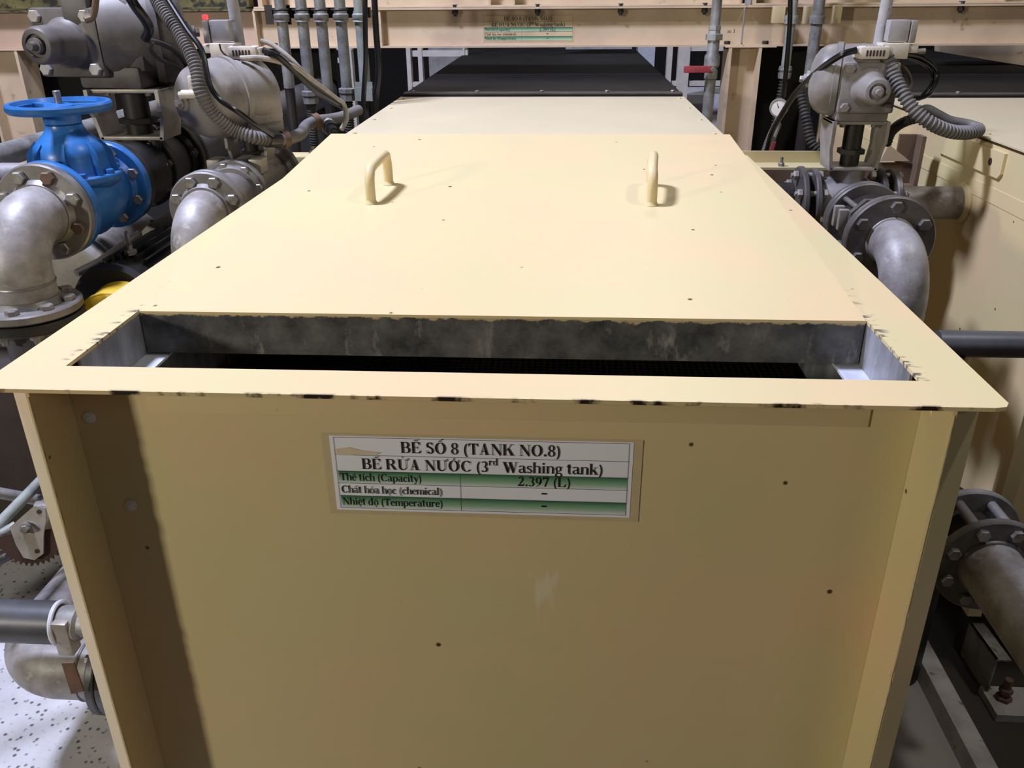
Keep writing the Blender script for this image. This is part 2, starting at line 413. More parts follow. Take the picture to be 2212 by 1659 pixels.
obj('rear_body', bm, 'cream', T)
for x in (-.5, .5):
    for y in (.14, 1.3, 2.7):
        bm = B(); bx(bm, (x * .9 - .03, y - .03, -1.15), (x * .9 + .03, y + .03, -1.02)); obj('leg', bm, 'cream', T)
bm = B(); bx(bm, (-.457, 1.40, -.040), (-.655, 1.47, -.004), .004); bk = obj('bracket', bm, 'cream', T)
bm = B(); cyl(bm, (-.57, 1.44, -.004), (-.57, 1.44, .002), .011); hexhead(bm, (-.57, 1.44, .0), (0, 0, 1), .0085, .008, .008); obj('bolt', bm, 'bolt', bk)
bm = B(); bx(bm, (.473, 1.56, -.045), (.80, 1.566, -.014)); bx(bm, (.473, 1.49, -.05), (.80, 1.566, -.044)); bk = obj('bracket', bm, 'cream', T)
bm = B(); hexhead(bm, (.66, 1.51, -.044), (0, 0, 1), .0085, .009, .014); obj('bolt', bm, 'bolt', bk)

# lid: a wedge that rises towards the back
L = thing('lift_off_lid', 'cream steel lid with two bar handles covering the foreground tank', 'lid', (0, .244, 0))
ya, yb, zb = .244, 1.298, .070
bm = B()
prism(bm, [(-.4788, ya, .0005), (.4788, ya, .0005), (.4788, yb, zb), (-.4788, yb, zb)], (0, 0, -.0035))
obj('top_plate', bm, 'lid', L)
bm = B(); bx(bm, (-.4785, ya + .0008, -.060), (.4785, ya + .004, -.0015)); obj('front_skirt', bm, 'skirt', L, 'dark worn steel front skirt')
for s in (-1, 1):
    bm = B(); prism(bm, [(s * .4795, ya + .004, -.060), (s * .4795, yb, -.060), (s * .4795, yb, zb - .002), (s * .4795, ya + .004, -.003)], (-s * .003, 0, 0)); obj('side_skirt', bm, 'lid', L)
def lidz(y): return (y - ya) / (yb - ya) * zb
for x0, x1, y0, y1 in ((-.264, -.255, .735, .86), (.247, .256, .735, .86)):
    f = V(x0, y0, lidz(y0)); r = V(x1, y1, lidz(y1)); h = .062
    pts = [f - V(0, 0, .002), f + V(0, 0, h * .55), f + V(0, .006, h * .82), f + V(0, .02, h * .97), f.lerp(r, .5) + V(0, 0, h * 1.0), r + V(0, -.02, h * .97), r + V(0, -.006, h * .82), r + V(0, 0, h * .5), r - V(0, 0, .002)]
    bm = B(); tube(bm, catmull(pts, 5), .0095, 12)
    for p in (f, r): lathe(bm, p, (0, 0, 1), [(0, .013), (.004, .0105), (.007, .0095)], 12)
    obj('handle', bm, 'lid', L)

def flat_cover(x0, x1, y0, y1, z, label):
    t = thing('cover_plate', label, 'cover plate', ((x0 + x1) / 2, y0, z))
    bm = B(); bx(bm, (x0, y0, z), (x1, y1, z + .004)); obj('plate', bm, 'cover', t)
    for s, x in ((1, x0 + .022), (-1, x1 - .022)):
        for k in range(4):
            y = y0 + .06 + k * (y1 - y0 - .12) / 3
            bm = B(); hexhead(bm, (x, y, z + .004), (0, 0, 1), .006, .0035); obj('bolt', bm, 'lid', t)
    return t
flat_cover(-.460, .476, 1.306, 2.145, .0555, 'flat cream cover plate bolted on directly behind the handled lid')
def dark_cover(x0, x1, y0, y1, z, label):
    t = thing('dark_cover', label, 'conveyor cover', ((x0 + x1) / 2, y0, z))
    bm = B(); bx(bm, (x0, y0, z - .012), (x1, y1, z + .006)); obj('sheet', bm, 'dark_cover', t)
    bm = B(); bx(bm, (x0, y0 - .001, z + .006), (x1, y0 + .05, z + .010)); obj('clamp_strip', bm, 'dark_strip', t)
    for k in range(5):
        x = x0 + .03 + k * (x1 - x0 - .06) / 4
        bm = B(); hexhead(bm, (x, y0 + .026, z + .010), (0, 0, 1), .0075, .006); obj('bolt', bm, 'bolt', t)
dark_cover(-.452, .472, 2.146, 4.9, .0605, 'long black cover running back beneath the beam from the pale plate')
bm = B(); bx(bm, (-.40, 2.80, -1.15), (.42, 4.9, .046)); tag(obj('conveyor_housing', bm, 'dark', loc=(0, 2.8, -1.15)), 'dark housing under the black cover beyond the cream beam', 'conveyor housing')

# ------------------------------------------------------------------ neighbouring tank
N = thing('washing_tank', 'neighbouring cream washing tank at the right edge behind the grey valves', 'tank', (1.57, .9, -1.15))
bm = B(); bx(bm, (1.105, .905, -1.0), (2.04, 2.8, .0425)); obj('body', bm, 'cream', N)
bm = B(); bx(bm, (1.085, .885, -1.0), (1.117, .925, .045)); obj('corner_post', bm, 'cream', N)
for x in (1.28, 1.99):
    for y in (1.10, 2.7):
        bm = B(); bx(bm, (x - .03, y - .03, -1.15), (x + .03, y + .03, -1.0)); obj('leg', bm, 'cream', N)
bm = B(); prism(bm, [(1.0975, 1.25, -.012), (1.0975, 1.262, -.024), (1.0975, 1.60, -.024), (1.0975, 1.612, -.012), (1.0975, 1.612, .034), (1.0975, 1.25, .034)], (.0074, 0, 0)); bk = obj('bracket', bm, 'cream', N)
bm = B(); cyl(bm, (1.098, 1.31, .006), (1.0970, 1.31, .006), .009); obj('bolt_hole', bm, 'slot', bk)
bm = B(); bx(bm, (1.1035, .9, -.085), (1.105, 2.7, -.05)); obj('seam_strip', bm, 'cream', N)
flat_cover(1.10, 2.045, 1.00, 2.145, .0505, 'cream cover plate on the neighbouring tank at right, under the grey hose end')
dark_cover(1.112, 2.04, 2.146, 4.9, .0555, 'black cover of the neighbouring tank at the upper right edge')

# ------------------------------------------------------------------ serif lettering, drawn glyph by glyph
GL = {}
ST, HL, CAP, XH, SE = .135, .042, .66, .455, .05
class G:
    def __init__(s, w): s.w = w; s.q = []
    def r(s, x0, y0, x1, y1): s.q.append([(x0, y0), (x1, y0), (x1, y1), (x0, y1)]); return s
    def p(s, *pts): s.q.append(list(pts)); return s
    def stem(s, x, y0=0, y1=CAP, w=ST, sl=SE, sr=SE, bot=True, top=True):
        s.r(x, y0, x + w, y1); t = .028
        if bot: s.r(x - sl, y0, x + w + sr, y0 + t)
        if top: s.r(x - sl, y1 - t, x + w + sr, y1)
        return s
    def arc(s, cx, cy, rx, ry, tx, ty, a0=0, a1=360, n=28):
        """ring between ellipse (rx, ry) and ellipse (rx-tx, ry-ty)"""
        P = []
        for i in range(n + 1):
            a = math.radians(a0 + (a1 - a0) * i / n); P.append(((cx + rx * math.cos(a), cy + ry * math.sin(a)), (cx + (rx - tx) * math.cos(a), cy + (ry - ty) * math.sin(a))))
        for (a, b), (c, d) in zip(P, P[1:]): s.q.append([a, c, d, b])
        return s
    def dot(s, x, y, r=.062): 
        s.q.append([(x + r * math.cos(2 * PI * i / 14), y + r * math.sin(2 * PI * i / 14)) for i in range(14)]); return s
    def diag(s, x0, y0, x1, y1, w): s.q.append([(x0, y0), (x0 + w, y0), (x1 + w, y1), (x1, y1)]); return s
    def use(s, o, dx=0, dy=0): s.q += [[(x + dx, y + dy) for x, y in q] for q in o.q]; return s
def build_glyphs():
    g = GL
    g[' '] = G(.25)
    g['B'] = G(.66).stem(.07, sr=.0).arc(.36, .495, .20, .165, .125, HL, -90, 90).arc(.36, .18, .25, .18, .13, HL, -90, 90).r(.2, 0, .37, HL).r(.2, .32, .37, .36).r(.2, CAP - HL, .37, CAP)
    g['E'] = G(.63).stem(.07, sr=.0).r(.2, 0, .56, HL).r(.2, CAP - HL, .54, CAP).r(.2, .315, .42, .355).p((.56, 0), (.59, .19), (.57, .19), (.45, .04)).p((.54, CAP), (.55, .48), (.53, .48), (.43, CAP - .04)).r(.405, .23, .43, .44)
    def circ(o, cx, y=.70, hook=False, acute=False):
        o.p((cx - .13, y), (cx - .085, y), (cx + .01, y + .075), (cx, y + .115)).p((cx + .13, y), (cx + .085, y), (cx - .01, y + .075), (cx, y + .115))
        if hook: o.arc(cx + .14, y + .135, .05, .045, .028, .022, -100, 150, 12).r(cx + .125, y + .05, cx + .15, y + .09)
        if acute: o.p((cx + .05, y + .10), (cx + .085, y + .09), (cx + .2, y + .18), (cx + .14, y + .21))
        return o
    g['Ể'] = circ(G(.63).use(g['E']), .31, .70, True)
    g['S'] = G(.55).arc(.27, .49, .20, .18, .10, .042, 20, 230).arc(.29, .175, .21, .185, .115, .042, -160, 50)
    g['S'].p((.10, .44), (.19, .40), (.47, .24), (.40, .33)).p((.12, .40), (.20, .46), (.44, .31), (.46, .22)).r(.44, .45, .465, .67).r(.075, -.01, .10, .22)
    g['O'] = G(.74).arc(.37, .33, .33, .345, .145, .036)
    g['Ố'] = circ(G(.74).use(g['O']), .37, .70, False, True)
    g['Ớ'] = G(.80).use(g['O']).p((.33, .71), (.37, .70), (.47, .80), (.41, .83)).arc(.64, .62, .10, .10, .05, .05, -60, 90, 10)
    g['8'] = G(.5).arc(.25, .495, .19, .175, .095, .036).arc(.25, .165, .215, .18, .10, .036)
    g['('] = G(.33).arc(.36, .24, .28, .45, .09, .03, 115, 245)
    g[')'] = G(.33).arc(-.03, .24, .28, .45, .09, .03, -65, 65)
    g['T'] = G(.64).stem(.255, top=False).r(.03, CAP - .045, .61, CAP).p((.03, CAP), (.055, CAP), (.13, CAP - .045), (.055, .47), (.03, .47)).p((.61, CAP), (.585, CAP), (.51, CAP - .045), (.585, .47), (.61, .47))
    g['A'] = G(.72).diag(.10, 0, .335, CAP, .045).p((.42, 0), (.585, 0), (.375, CAP + .02), (.32, CAP + .02), (.30, .56)).r(.20, .19, .50, .232).r(.02, 0, .24, .028).r(.37, 0, .71, .028)
    g['N'] = G(.72).r(.11, 0, .15, CAP).r(.585, 0, .625, CAP).p((.06, CAP), (.21, CAP), (.625, .10), (.625, -.02), (.57, -.02), (.10, .60)).r(.03, 0, .24, .028).r(.50, CAP - .028, .71, CAP).r(.02, CAP - .028, .18, CAP)
    g['K'] = G(.76).stem(.07).diag(.22, .28, .56, CAP, .05).p((.30, .40), (.40, .46), (.70, 0), (.52, 0)).r(.45, 0, .76, .028).r(.46, CAP - .028, .72, CAP)
    g['.'] = G(.26).dot(.13, .06, .072)
    g['R'] = G(.73).stem(.07).arc(.37, .49, .21, .17, .125, HL, -90, 90).r(.2, .32, .38, .36).r(.2, CAP - HL, .38, CAP).p((.31, .33), (.43, .34), (.68, 0), (.52, 0)).r(.53, 0, .74, .028)
    g['U'] = G(.72).r(.11, .2, .11 + ST, CAP).r(.58, .2, .62, CAP).arc(.365, .21, .255, .225, .125, .06, 180, 300).arc(.365, .21, .255, .225, .04, .06, 300, 360).r(.05, CAP - .028, .31, CAP).r(.50, CAP - .028, .70, CAP)
    g['Ư'] = G(.78).use(g['U']).arc(.70, .68, .085, .09, .05, .045, -80, 80, 10).r(.62, .60, .72, .635)
    g['Ử'] = G(.78).use(g['Ư']).arc(.38, .80, .055, .05, .032, .024, -100, 150, 12).r(.365, .70, .392, .755)
    g['C'] = G(.70).arc(.38, .33, .34, .345, .145, .038, 42, 318).r(.615, .44, .64, .675).p((.61, .14), (.64, .13), (.60, .07), (.56, .06))
    g['3'] = G(.5).arc(.22, .495, .19, .175, .11, .04, -80, 150).arc(.21, .17, .23, .18, .12, .045, -150, 90)
    g['2'] = G(.5).arc(.24, .48, .19, .19, .12, .045, -20, 160).p((.30, .42), (.42, .42), (.18, .10), (.05, .02)).r(.03, 0, .44, .10).p((.44, 0), (.475, .2), (.45, .2), (.40, .08))
    g['9'] = G(.5).arc(.24, .43, .21, .23, .115, .04).p((.45, .43), (.34, .43), (.27, .12), (.06, .0), (.06, -.03), (.32, .10), (.44, .28))
    g['7'] = G(.5).r(.04, .55, .46, CAP).p((.37, .56), (.46, .58), (.25, -.01), (.15, -.01)).p((.04, .60), (.04, .45), (.065, .45), (.12, .56))
    g['L'] = G(.64).stem(.07).r(.2, 0, .57, HL).p((.57, 0), (.61, .22), (.585, .22), (.46, .04))
    g['W'] = G(1.0).p((.05, CAP), (.20, CAP), (.40, .16), (.34, -.02), (.30, -.02)).diag(.325, -.02, .50, CAP, .045).p((.40, CAP), (.55, CAP), (.74, .16), (.68, -.02), (.64, -.02)).diag(.665, -.02, .86, CAP, .045).r(.0, CAP - .028, .27, CAP).r(.36, CAP - .028, .62, CAP).r(.78, CAP - .028, 1.0, CAP)
    g['-'] = G(.34).r(.04, .17, .30, .26)
    # lower case
    g['a'] = G(.5).arc(.22, .33, .19, .14, .10, .035, 0, 165).r(.30, .08, .41, .34).arc(.18, .125, .15, .135, .09, .04, 60, 330).p((.30, .10), (.41, .10), (.50, .05), (.46, 0), (.38, -.01)).p((.18, .25), (.31, .30), (.31, .265), (.20, .225))
    g['ấ'] = circ(G(.5).use(g['a']), .23, .50, False, True)
    g['c'] = G(.45).arc(.24, .225, .21, .24, .115, .036, 45, 320).dot(.36, .36, .05)
    g['e'] = G(.46).arc(.235, .225, .21, .24, .11, .036, 5, 325).r(.11, .235, .42, .27)
    g['ể'] = circ(G(.46).use(g['e']), .23, .50, True)
    g['ệ'] = circ(G(.46).use(g['e']), .23, .50).dot(.23, -.11, .05)
    g['o'] = G(.5).arc(.25, .225, .22, .24, .105, .034)
    g['ó'] = G(.5).use(g['o']).p((.20, .51), (.25, .50), (.37, .63), (.30, .66))
    g['ọ'] = G(.5).use(g['o']).dot(.25, -.11, .05)
    g['ộ'] = circ(G(.5).use(g['o']), .25, .50).dot(.25, -.11, .05)
    st = .115
    g['d'] = G(.56).arc(.22, .225, .195, .24, .105, .034, 50, 310).stem(.35, 0, .68, st, .04, .05).r(.30, .39, .40, .42)
    g['đ'] = G(.56).use(g['d']).r(.24, .56, .55, .595)
    g['h'] = G(.56).stem(.06, 0, .68, st, .04, .03).r(.39, 0, .39 + st, .32).arc(.33, .30, .175, .165, .10, .05, 0, 130).r(.35, 0, .55, .028)
    g['n'] = G(.56).stem(.06, 0, XH, st, .04, .03).r(.39, 0, .39 + st, .32).arc(.33, .30, .175, .165, .10, .05, 0, 130).r(.35, 0, .55, .028)
    g['m'] = G(.83).stem(.06, 0, XH, st, .04, .03).r(.37, 0, .37 + st, .32).arc(.31, .30, .175, .165, .10, .05, 0, 130).r(.67, 0, .67 + st, .32).arc(.61, .30, .175, .165, .10, .05, 0, 130).r(.33, 0, .53, .028).r(.63, 0, .83, .028)
    g['i'] = G(.28).stem(.08, 0, XH, st, .04, .04, top=False).r(.03, XH - .03, .19, XH).dot(.135, .60, .065)
    g['ı'] = G(.28).stem(.08, 0, XH, st, .04, .04, top=False).r(.03, XH - .03, .19, XH)
    g['í'] = G(.28).use(g['ı']).p((.10, .51), (.15, .50), (.27, .63), (.20, .66))
    g['t'] = G(.34).r(.09, .10, .09 + st, .60).r(.01, XH - .035, .32, XH).p((.09, .60), (.09, XH), (.01, XH - .02)).arc(.22, .115, .13, .125, .09, .045, 180, 310)
    g['k'] = G(.56).stem(.06, 0, .68, st, .04, .03).diag(.16, .18, .38, XH, .05).p((.23, .27), (.32, .32), (.54, 0), (.40, 0)).r(.34, 0, .56, .028).r(.30, XH - .028, .52, XH)
    g['l'] = G(.28).stem(.08, 0, .68, st, .04, .04, top=False).r(.03, .65, .19, .68)
    g['s'] = G(.39).arc(.19, .335, .145, .125, .075, .034, 20, 230).arc(.20, .12, .155, .13, .085, .034, -160, 50).p((.07, .30), (.13, .27), (.34, .16), (.30, .23)).p((.08, .27), (.14, .32), (.31, .21), (.33, .14)).r(.31, .30, .33, .46).r(.05, -.005, .07, .16)
    g['g'] = G(.5).arc(.23, .30, .185, .165, .095, .032).arc(.24, -.08, .22, .135, .08, .04).p((.10, .17), (.17, .15), (.16, .05), (.08, .06)).r(.12, .03, .36, .075).r(.36, .40, .49, .445)
    g['p'] = G(.56).stem(.06, -.2, XH, st, .04, .05).arc(.31, .225, .205, .24, .11, .034, -130, 130)
    g['y'] = G(.5).p((.03, XH), (.16, XH), (.32, .12), (.26, -.02)).diag(.23, -.05, .41, XH, .042).p((.26, .0), (.29, .0), (.20, -.17), (.10, -.19), (.12, -.15)).dot(.10, -.15, .05).r(.0, XH - .028, .23, XH).r(.33, XH - .028, .49, XH)
    g['r'] = G(.43).stem(.06, 0, XH, st, .04, .05).arc(.27, .28, .16, .165, .06, .05, 60, 170).dot(.34, .38, .055)
    g['u'] = G(.56).r(.07, .13, .07 + st, XH).stem(.38, 0, XH, st, .0, .05, top=False).arc(.24, .15, .17, .16, .10, .05, 180, 310).r(.02, XH - .03, .10, XH).r(.33, XH - .03, .42, XH)
build_glyphs()
def text_width(t): return sum((GL[c].w for c in t), 0)
def lay(bm, t, u0, v0, u1, ch, place):
    """set text t from u0 to u1 with its base line at v0 and cap height ch; place maps sheet (u, v) to space"""
    sx = (u1 - u0) / text_width(t); sy = ch / CAP; x = u0
    for c in t:
        for q in GL[c].q:
            try: bm.faces.new([bm.verts.new(place(x + a * sx, v0 + b * sy)) for a, b in q])
            except ValueError: pass
        x += GL[c].w * sx
# ------------------------------------------------------------------ steel frame behind
YB = 2.80
def beam(x0, x1, mat, label, mossy=False, bx_top=(), bx_bot=()):
    t = thing('steel_beam', label, 'beam', ((x0 + x1) / 2, YB, .176))
    bm = B(); bx(bm, (x0, YB + .045, .176), (x1, YB + .055, .312)); obj('web', bm, mat, t)
    bm = B(); bx(bm, (x0, YB, .171), (x1, YB + .10, .178)); obj('lower_flange', bm, mat, t)
    bm = B(); bx(bm, (x0, YB, .310), (x1, YB + .10, .317)); obj('upper_flange', bm, 'mossy' if mossy else mat, t)
    for x in bx_top:
        bm = B(); cyl(bm, (x, YB + .02, .298), (x, YB + .02, .310), .011, seg=12); hexhead(bm, (x, YB + .02, .304), (0, 0, -1), .013, .012, .008); hexhead(bm, (x, YB + .02, .317), (0, 0, 1), .012, .010)
        obj('bolt', bm, 'dark', t)
    for x in bx_bot:
        bm = B(); hexhead(bm, (x, YB + .02, .178), (0, 0, 1), .013, .012); hexhead(bm, (x, YB + .02, .171), (0, 0, -1), .013, .01); obj('bolt', bm, 'dark', t)
    return t
X = lambda x, y=60: px(x, y, 'Y', YB)[0]
beam(X(-160), X(547), 'pink_beam', 'stained cream beam at upper left behind the large grey actuator', True)
mb = beam(X(551), X(1608), 'beam', 'cream steel beam crossing above the black cover and carrying the yellowed notice', False, [X(982, 30), X(1161, 30), X(1341, 30), X(1523, 30)], [X(590, 98), X(1572, 98)])
for a in (548, 818):
    bm = B(); bx(bm, (X(a), YB + .005, .178), (X(a + 5), YB + .045, .310)); obj('stiffener', bm, 'beam', mb)
p_ = px(1571, 71, 'Y', YB + .0445)
bm = B(); lay(bm, 'ac 3', 0, 0, .030, .013, lambda u, v: V(p_.x + u, YB + .0446, p_.z + v)); obj('pen_mark', bm, 'ink', mb, 'small black handwritten mark', smooth=0)
rb = beam(X(1612), X(2330), 'beam', 'cream beam at upper right, right of the joint above the column', False, [X(2078, 30)], [X(1655, 98)])
# upper beams
def upper(x0, x1, mat, label, posts):
    t = thing('upper_beam', label, 'beam', ((x0 + x1) / 2, YB, .318))
    bm = B(); bx(bm, (x0, YB + .07, .318), (x1, YB + .08, .62)); obj('web', bm, mat, t)
    bm = B(); bx(bm, (x0, YB + .012, .318), (x1, YB + .07, .324)); obj('lower_flange', bm, mat, t)
    for a in posts:
        bm = B(); bx(bm, (a, YB + .014, .324), (a + .008, YB + .07, .62)); obj('stiffener', bm, mat, t)
    return t
upper(X(-160), X(536), 'mossy', 'mould-stained green and brown upper beam at the top left corner', [X(536, 8) - .01])
upper(X(551), X(1606), 'beam', 'cream upper beam along the top edge above the yellowed notice', [X(560, 8), X(600, 8), X(1055, 8), X(1107, 8), X(1598, 8)])
upper(X(1625), X(2330), 'beam', 'cream upper beam along the top edge at the right', [X(1630, 8), X(2170, 8)])
def column(xc, label, wd=.115):
    t = thing('steel_column', label, 'column', (xc, YB + .06, -1.15))
    for s in (-1, 1):
        bm = B(); bx(bm, (xc + s * wd / 2 - .006, YB - .01, -1.14), (xc + s * wd / 2 + .006, YB + .12, .168)); obj('flange_plate', bm, 'beam', t)
    bm = B(); bx(bm, (xc - wd / 2 + .006, YB + .05, -1.14), (xc + wd / 2 - .006, YB + .06, .168)); obj('web', bm, 'beam', t)
    bm = B(); bx(bm, (xc - .10, YB - .02, -1.15), (xc + .10, YB + .14, -1.14)); obj('foot_plate', bm, 'beam', t)
    bm = B(); bx(bm, (xc - wd / 2 - .02, YB - .012, .168), (xc + wd / 2 + .06, YB + .11, .171)); obj('cap_plate', bm, 'beam', t)
column(.785, 'cream steel column under the beam joint, right of the red-levered pipe')
column(X(20, 200), 'cream steel column at the left edge behind the blue handwheel', .15)

# pale equipment frames and shapes in the bay behind
def rack(label, posts, rails, Y, mat='white_steel'):
    t = thing('equipment_rack', label, 'rack', (px(posts[0][0], 200, 'Y', Y).x, Y, -1.15))
    for xa, xb in posts:
        a, b = px(xa, 130, 'Y', Y).x, px(xb, 130, 'Y', Y).x
        bm = B(); bx(bm, (a, Y, -1.15), (b, Y + .05, .45)); obj('post', bm, mat, t)
    for xa, xb, ya_, yb_ in rails:
        p, q = px(xa, ya_, 'Y', Y), px(xb, yb_, 'Y', Y)
        bm = B(); bx(bm, (p.x, Y + .006, q.z), (q.x, Y + .045, p.z)); obj('rail', bm, mat, t)
    return t
rack('white equipment rack seen beneath the beam left of the black cover', [(878, 887), (903, 912), (1000, 1004), (706, 722), (752, 760)], [(890, 1010, 110, 122), (888, 930, 178, 188), (700, 760, 100, 108), (722, 756, 126, 136)], 3.9)
rack('white equipment rack seen beneath the beam right of the black cover', [(1441, 1452), (1465, 1490), (1600, 1612)], [(1490, 1600, 176, 186), (1452, 1466, 176, 186), (1490, 1600, 100, 110)], 3.9)
bm = B(); p, q = px(1475, 205, 'Y', 4.1), px(1560, 250, 'Y', 4.1); bx(bm, (p.x, 4.1, -1.15), (q.x + .1, 4.5, p.z)); tag(obj('storage_box', bm, 'ledge', loc=(p.x, 4.1, -1.15)), 'pale bluish box standing behind the right-hand white rack', 'box')
bm = B(); p, q = px(1380, 100, 'Y', 4.9), px(1412, 190, 'Y', 4.9); bx(bm, (p.x, 4.95, -1.15), (q.x, 5.1, .5)); tag(obj('machine_post', bm, 'ledge', loc=(p.x, 4.95, -1.15)), 'pale post far back at the right edge of the black cover', 'post')
bm = B(); p, q = px(1222, 100, 'Y', 4.0), px(1365, 106, 'Y', 4.0); bx(bm, (p.x, 4.0, q.z), (q.x, 4.02, .5)); tag(obj('hanging_flap', bm, 'kerb', loc=(p.x, 4.0, q.z)), 'grey flap hanging above the far end of the black cover', 'flap')
bm = B(); p, q = px(925, 103, 'Y', 5.2), px(1010, 140, 'Y', 5.2); bx(bm, (p.x, 5.2, -1.15), (q.x, 5.3, .5)); tag(obj('machine_cabinet', bm, 'kerb', loc=(p.x, 5.2, -1.15)), 'grey machine cabinet far back, left of the black cover', 'cabinet')
bm = B(); p, q = px(2030, 105, 'Y', 3.3), px(2330, 148, 'Y', 3.3)
prism(bm, [(px(2030, 112, 'Y', 3.3)), px(2150, 132, 'Y', 3.3), px(2330, 160, 'Y', 3.3), px(2330, 60, 'Y', 3.3), px(2030, 60, 'Y', 3.3)], (0, .06, 0)); tag(obj('sloping_guard', bm, 'beam', loc=tuple(p)), 'cream sloping guard plate under the beam at the upper right corner', 'guard')

def tank_sign(label, o, ux, vz, nrm, old=False):
    """o = lower left corner, ux / vz the sheet's edges, nrm towards the reader"""
    o, ux, vz, nrm = Vector(o), Vector(ux), Vector(vz), Vector(nrm)
    t = thing('tank_sign', label, 'sign', tuple(o), None)
    at_ = lambda h: (lambda u, v: o + ux * u + vz * v + nrm * h)
    def quad(name, u0, v0, u1, v1, h, mat, th=.0003):
        bm = B(); p = at_(h); prism(bm, [p(u0, v0), p(u1, v0), p(u1, v1), p(u0, v1)], nrm * th); return obj(name, bm, mat, t, smooth=0)
    if not old: quad('tape_margin', -.026, -.06, 1.03, 1.03, .0002, 'tape')
    quad('sheet', 0, 0, 1, 1, .0006, 'oldpaper' if old else 'paper', .0004)
    gm = 'oldgreen' if old else 'green'
    quad('green_band', .018, .375, .985, .54, .0011, gm); quad('green_band', .018, .04, .985, .205, .0011, gm)
    bm = B(); p = at_(.0016)
    def rule(u0, v0, u1, v1): bm.faces.new([bm.verts.new(p(*q)) for q in ((u0, v0), (u1, v0), (u1, v1), (u0, v1))])
    for v in (.035, .205, .375, .54, .755, .985): rule(.014, v - .003, .988, v + .003)
    for u in (.014, .986): rule(u - .0007, .035, u + .0007, .985)
    rule(.4293, .035, .4307, .54)
    obj('table_rules', bm, 'rule', t, smooth=0)
    bm = B(); p = at_(.0020)
    lay(bm, 'BỂ SỐ 8 (TANK NO.8)', .235, .80, .765, .145, p)
    a, b = .10, .905; k = text_width('BỂ RỬA NƯỚC (3') ; s = text_width('rd') * .62; e = text_width(' Washing tank)'); W = k + s + e
    m1 = a + (b - a) * k / W; m2 = a + (b - a) * (k + s) / W
    lay(bm, 'BỂ RỬA NƯỚC (3', a, .575, m1, .14, p); lay(bm, 'rd', m1, .665, m2, .088, p); lay(bm, ' Washing tank)', m2, .575, b, .14, p)
    lay(bm, 'Thể tích (Capacity)', .022, .415, .30, .098, p); lay(bm, '2.397 (L)', .622, .400, .80, .125, p)
    lay(bm, 'Chất hóa học (chemical)', .022, .245, .368, .098, p); lay(bm, '-', .70, .25, .722, .16, p)
    lay(bm, 'Nhiệt độ (Temperature)', .022, .08, .368, .098, p); lay(bm, '-', .70, .08, .722, .16, p)
    obj('lettering', bm, 'oldink' if old else 'ink', t, smooth=0)
    if not old:
        bm = B(); p = at_(.00215)
        bm.faces.new([bm.verts.new(p(*q)) for q in ((.018, .755), (.05, .75), (.09, .765), (.15, .77), (.17, .80), (.10, .825), (.06, .86), (.02, .84))])
        obj('yellow_smear', bm, 'smear', t, smooth=0)
    return t
a = px(720, 1094, 'Y', .0795); b = px(711, 940, 'Y', .0795); c = px(1365, 951, 'Y', .0795)
wdt = .3625; hgt = .105
tank_sign('white notice with green bands stuck on the front of the foreground tank', (b.x, .0795, b.z - hgt), (wdt, 0, -.0005), (0.0, 0, hgt), (0, -1, 0))
b = px(1042, 33, 'Y', YB + .044)
tank_sign('small yellowed notice with dull green bands on the cream beam', (b.x, YB + .0448, b.z - .098), (.3625, 0, 0), (0, 0, .098), (0, -1, 0), True)

# ------------------------------------------------------------------ dark panels added in place of the deep shade under the beam
for xa, xb, lab in ((-3.2, X(690), 'added dark panel in place of the shade under the beam behind the left-hand valves'), (.88, 1.10, 'added dark panel in place of the shade under the beam right of the cream column')):
    bm = B(); bx(bm, (xa, 3.0, -1.15), (xb, 3.04, .17)); tag(obj('shade_panel', bm, 'wall', loc=((xa + xb) / 2, 3.0, -1.15)), lab, 'panel')

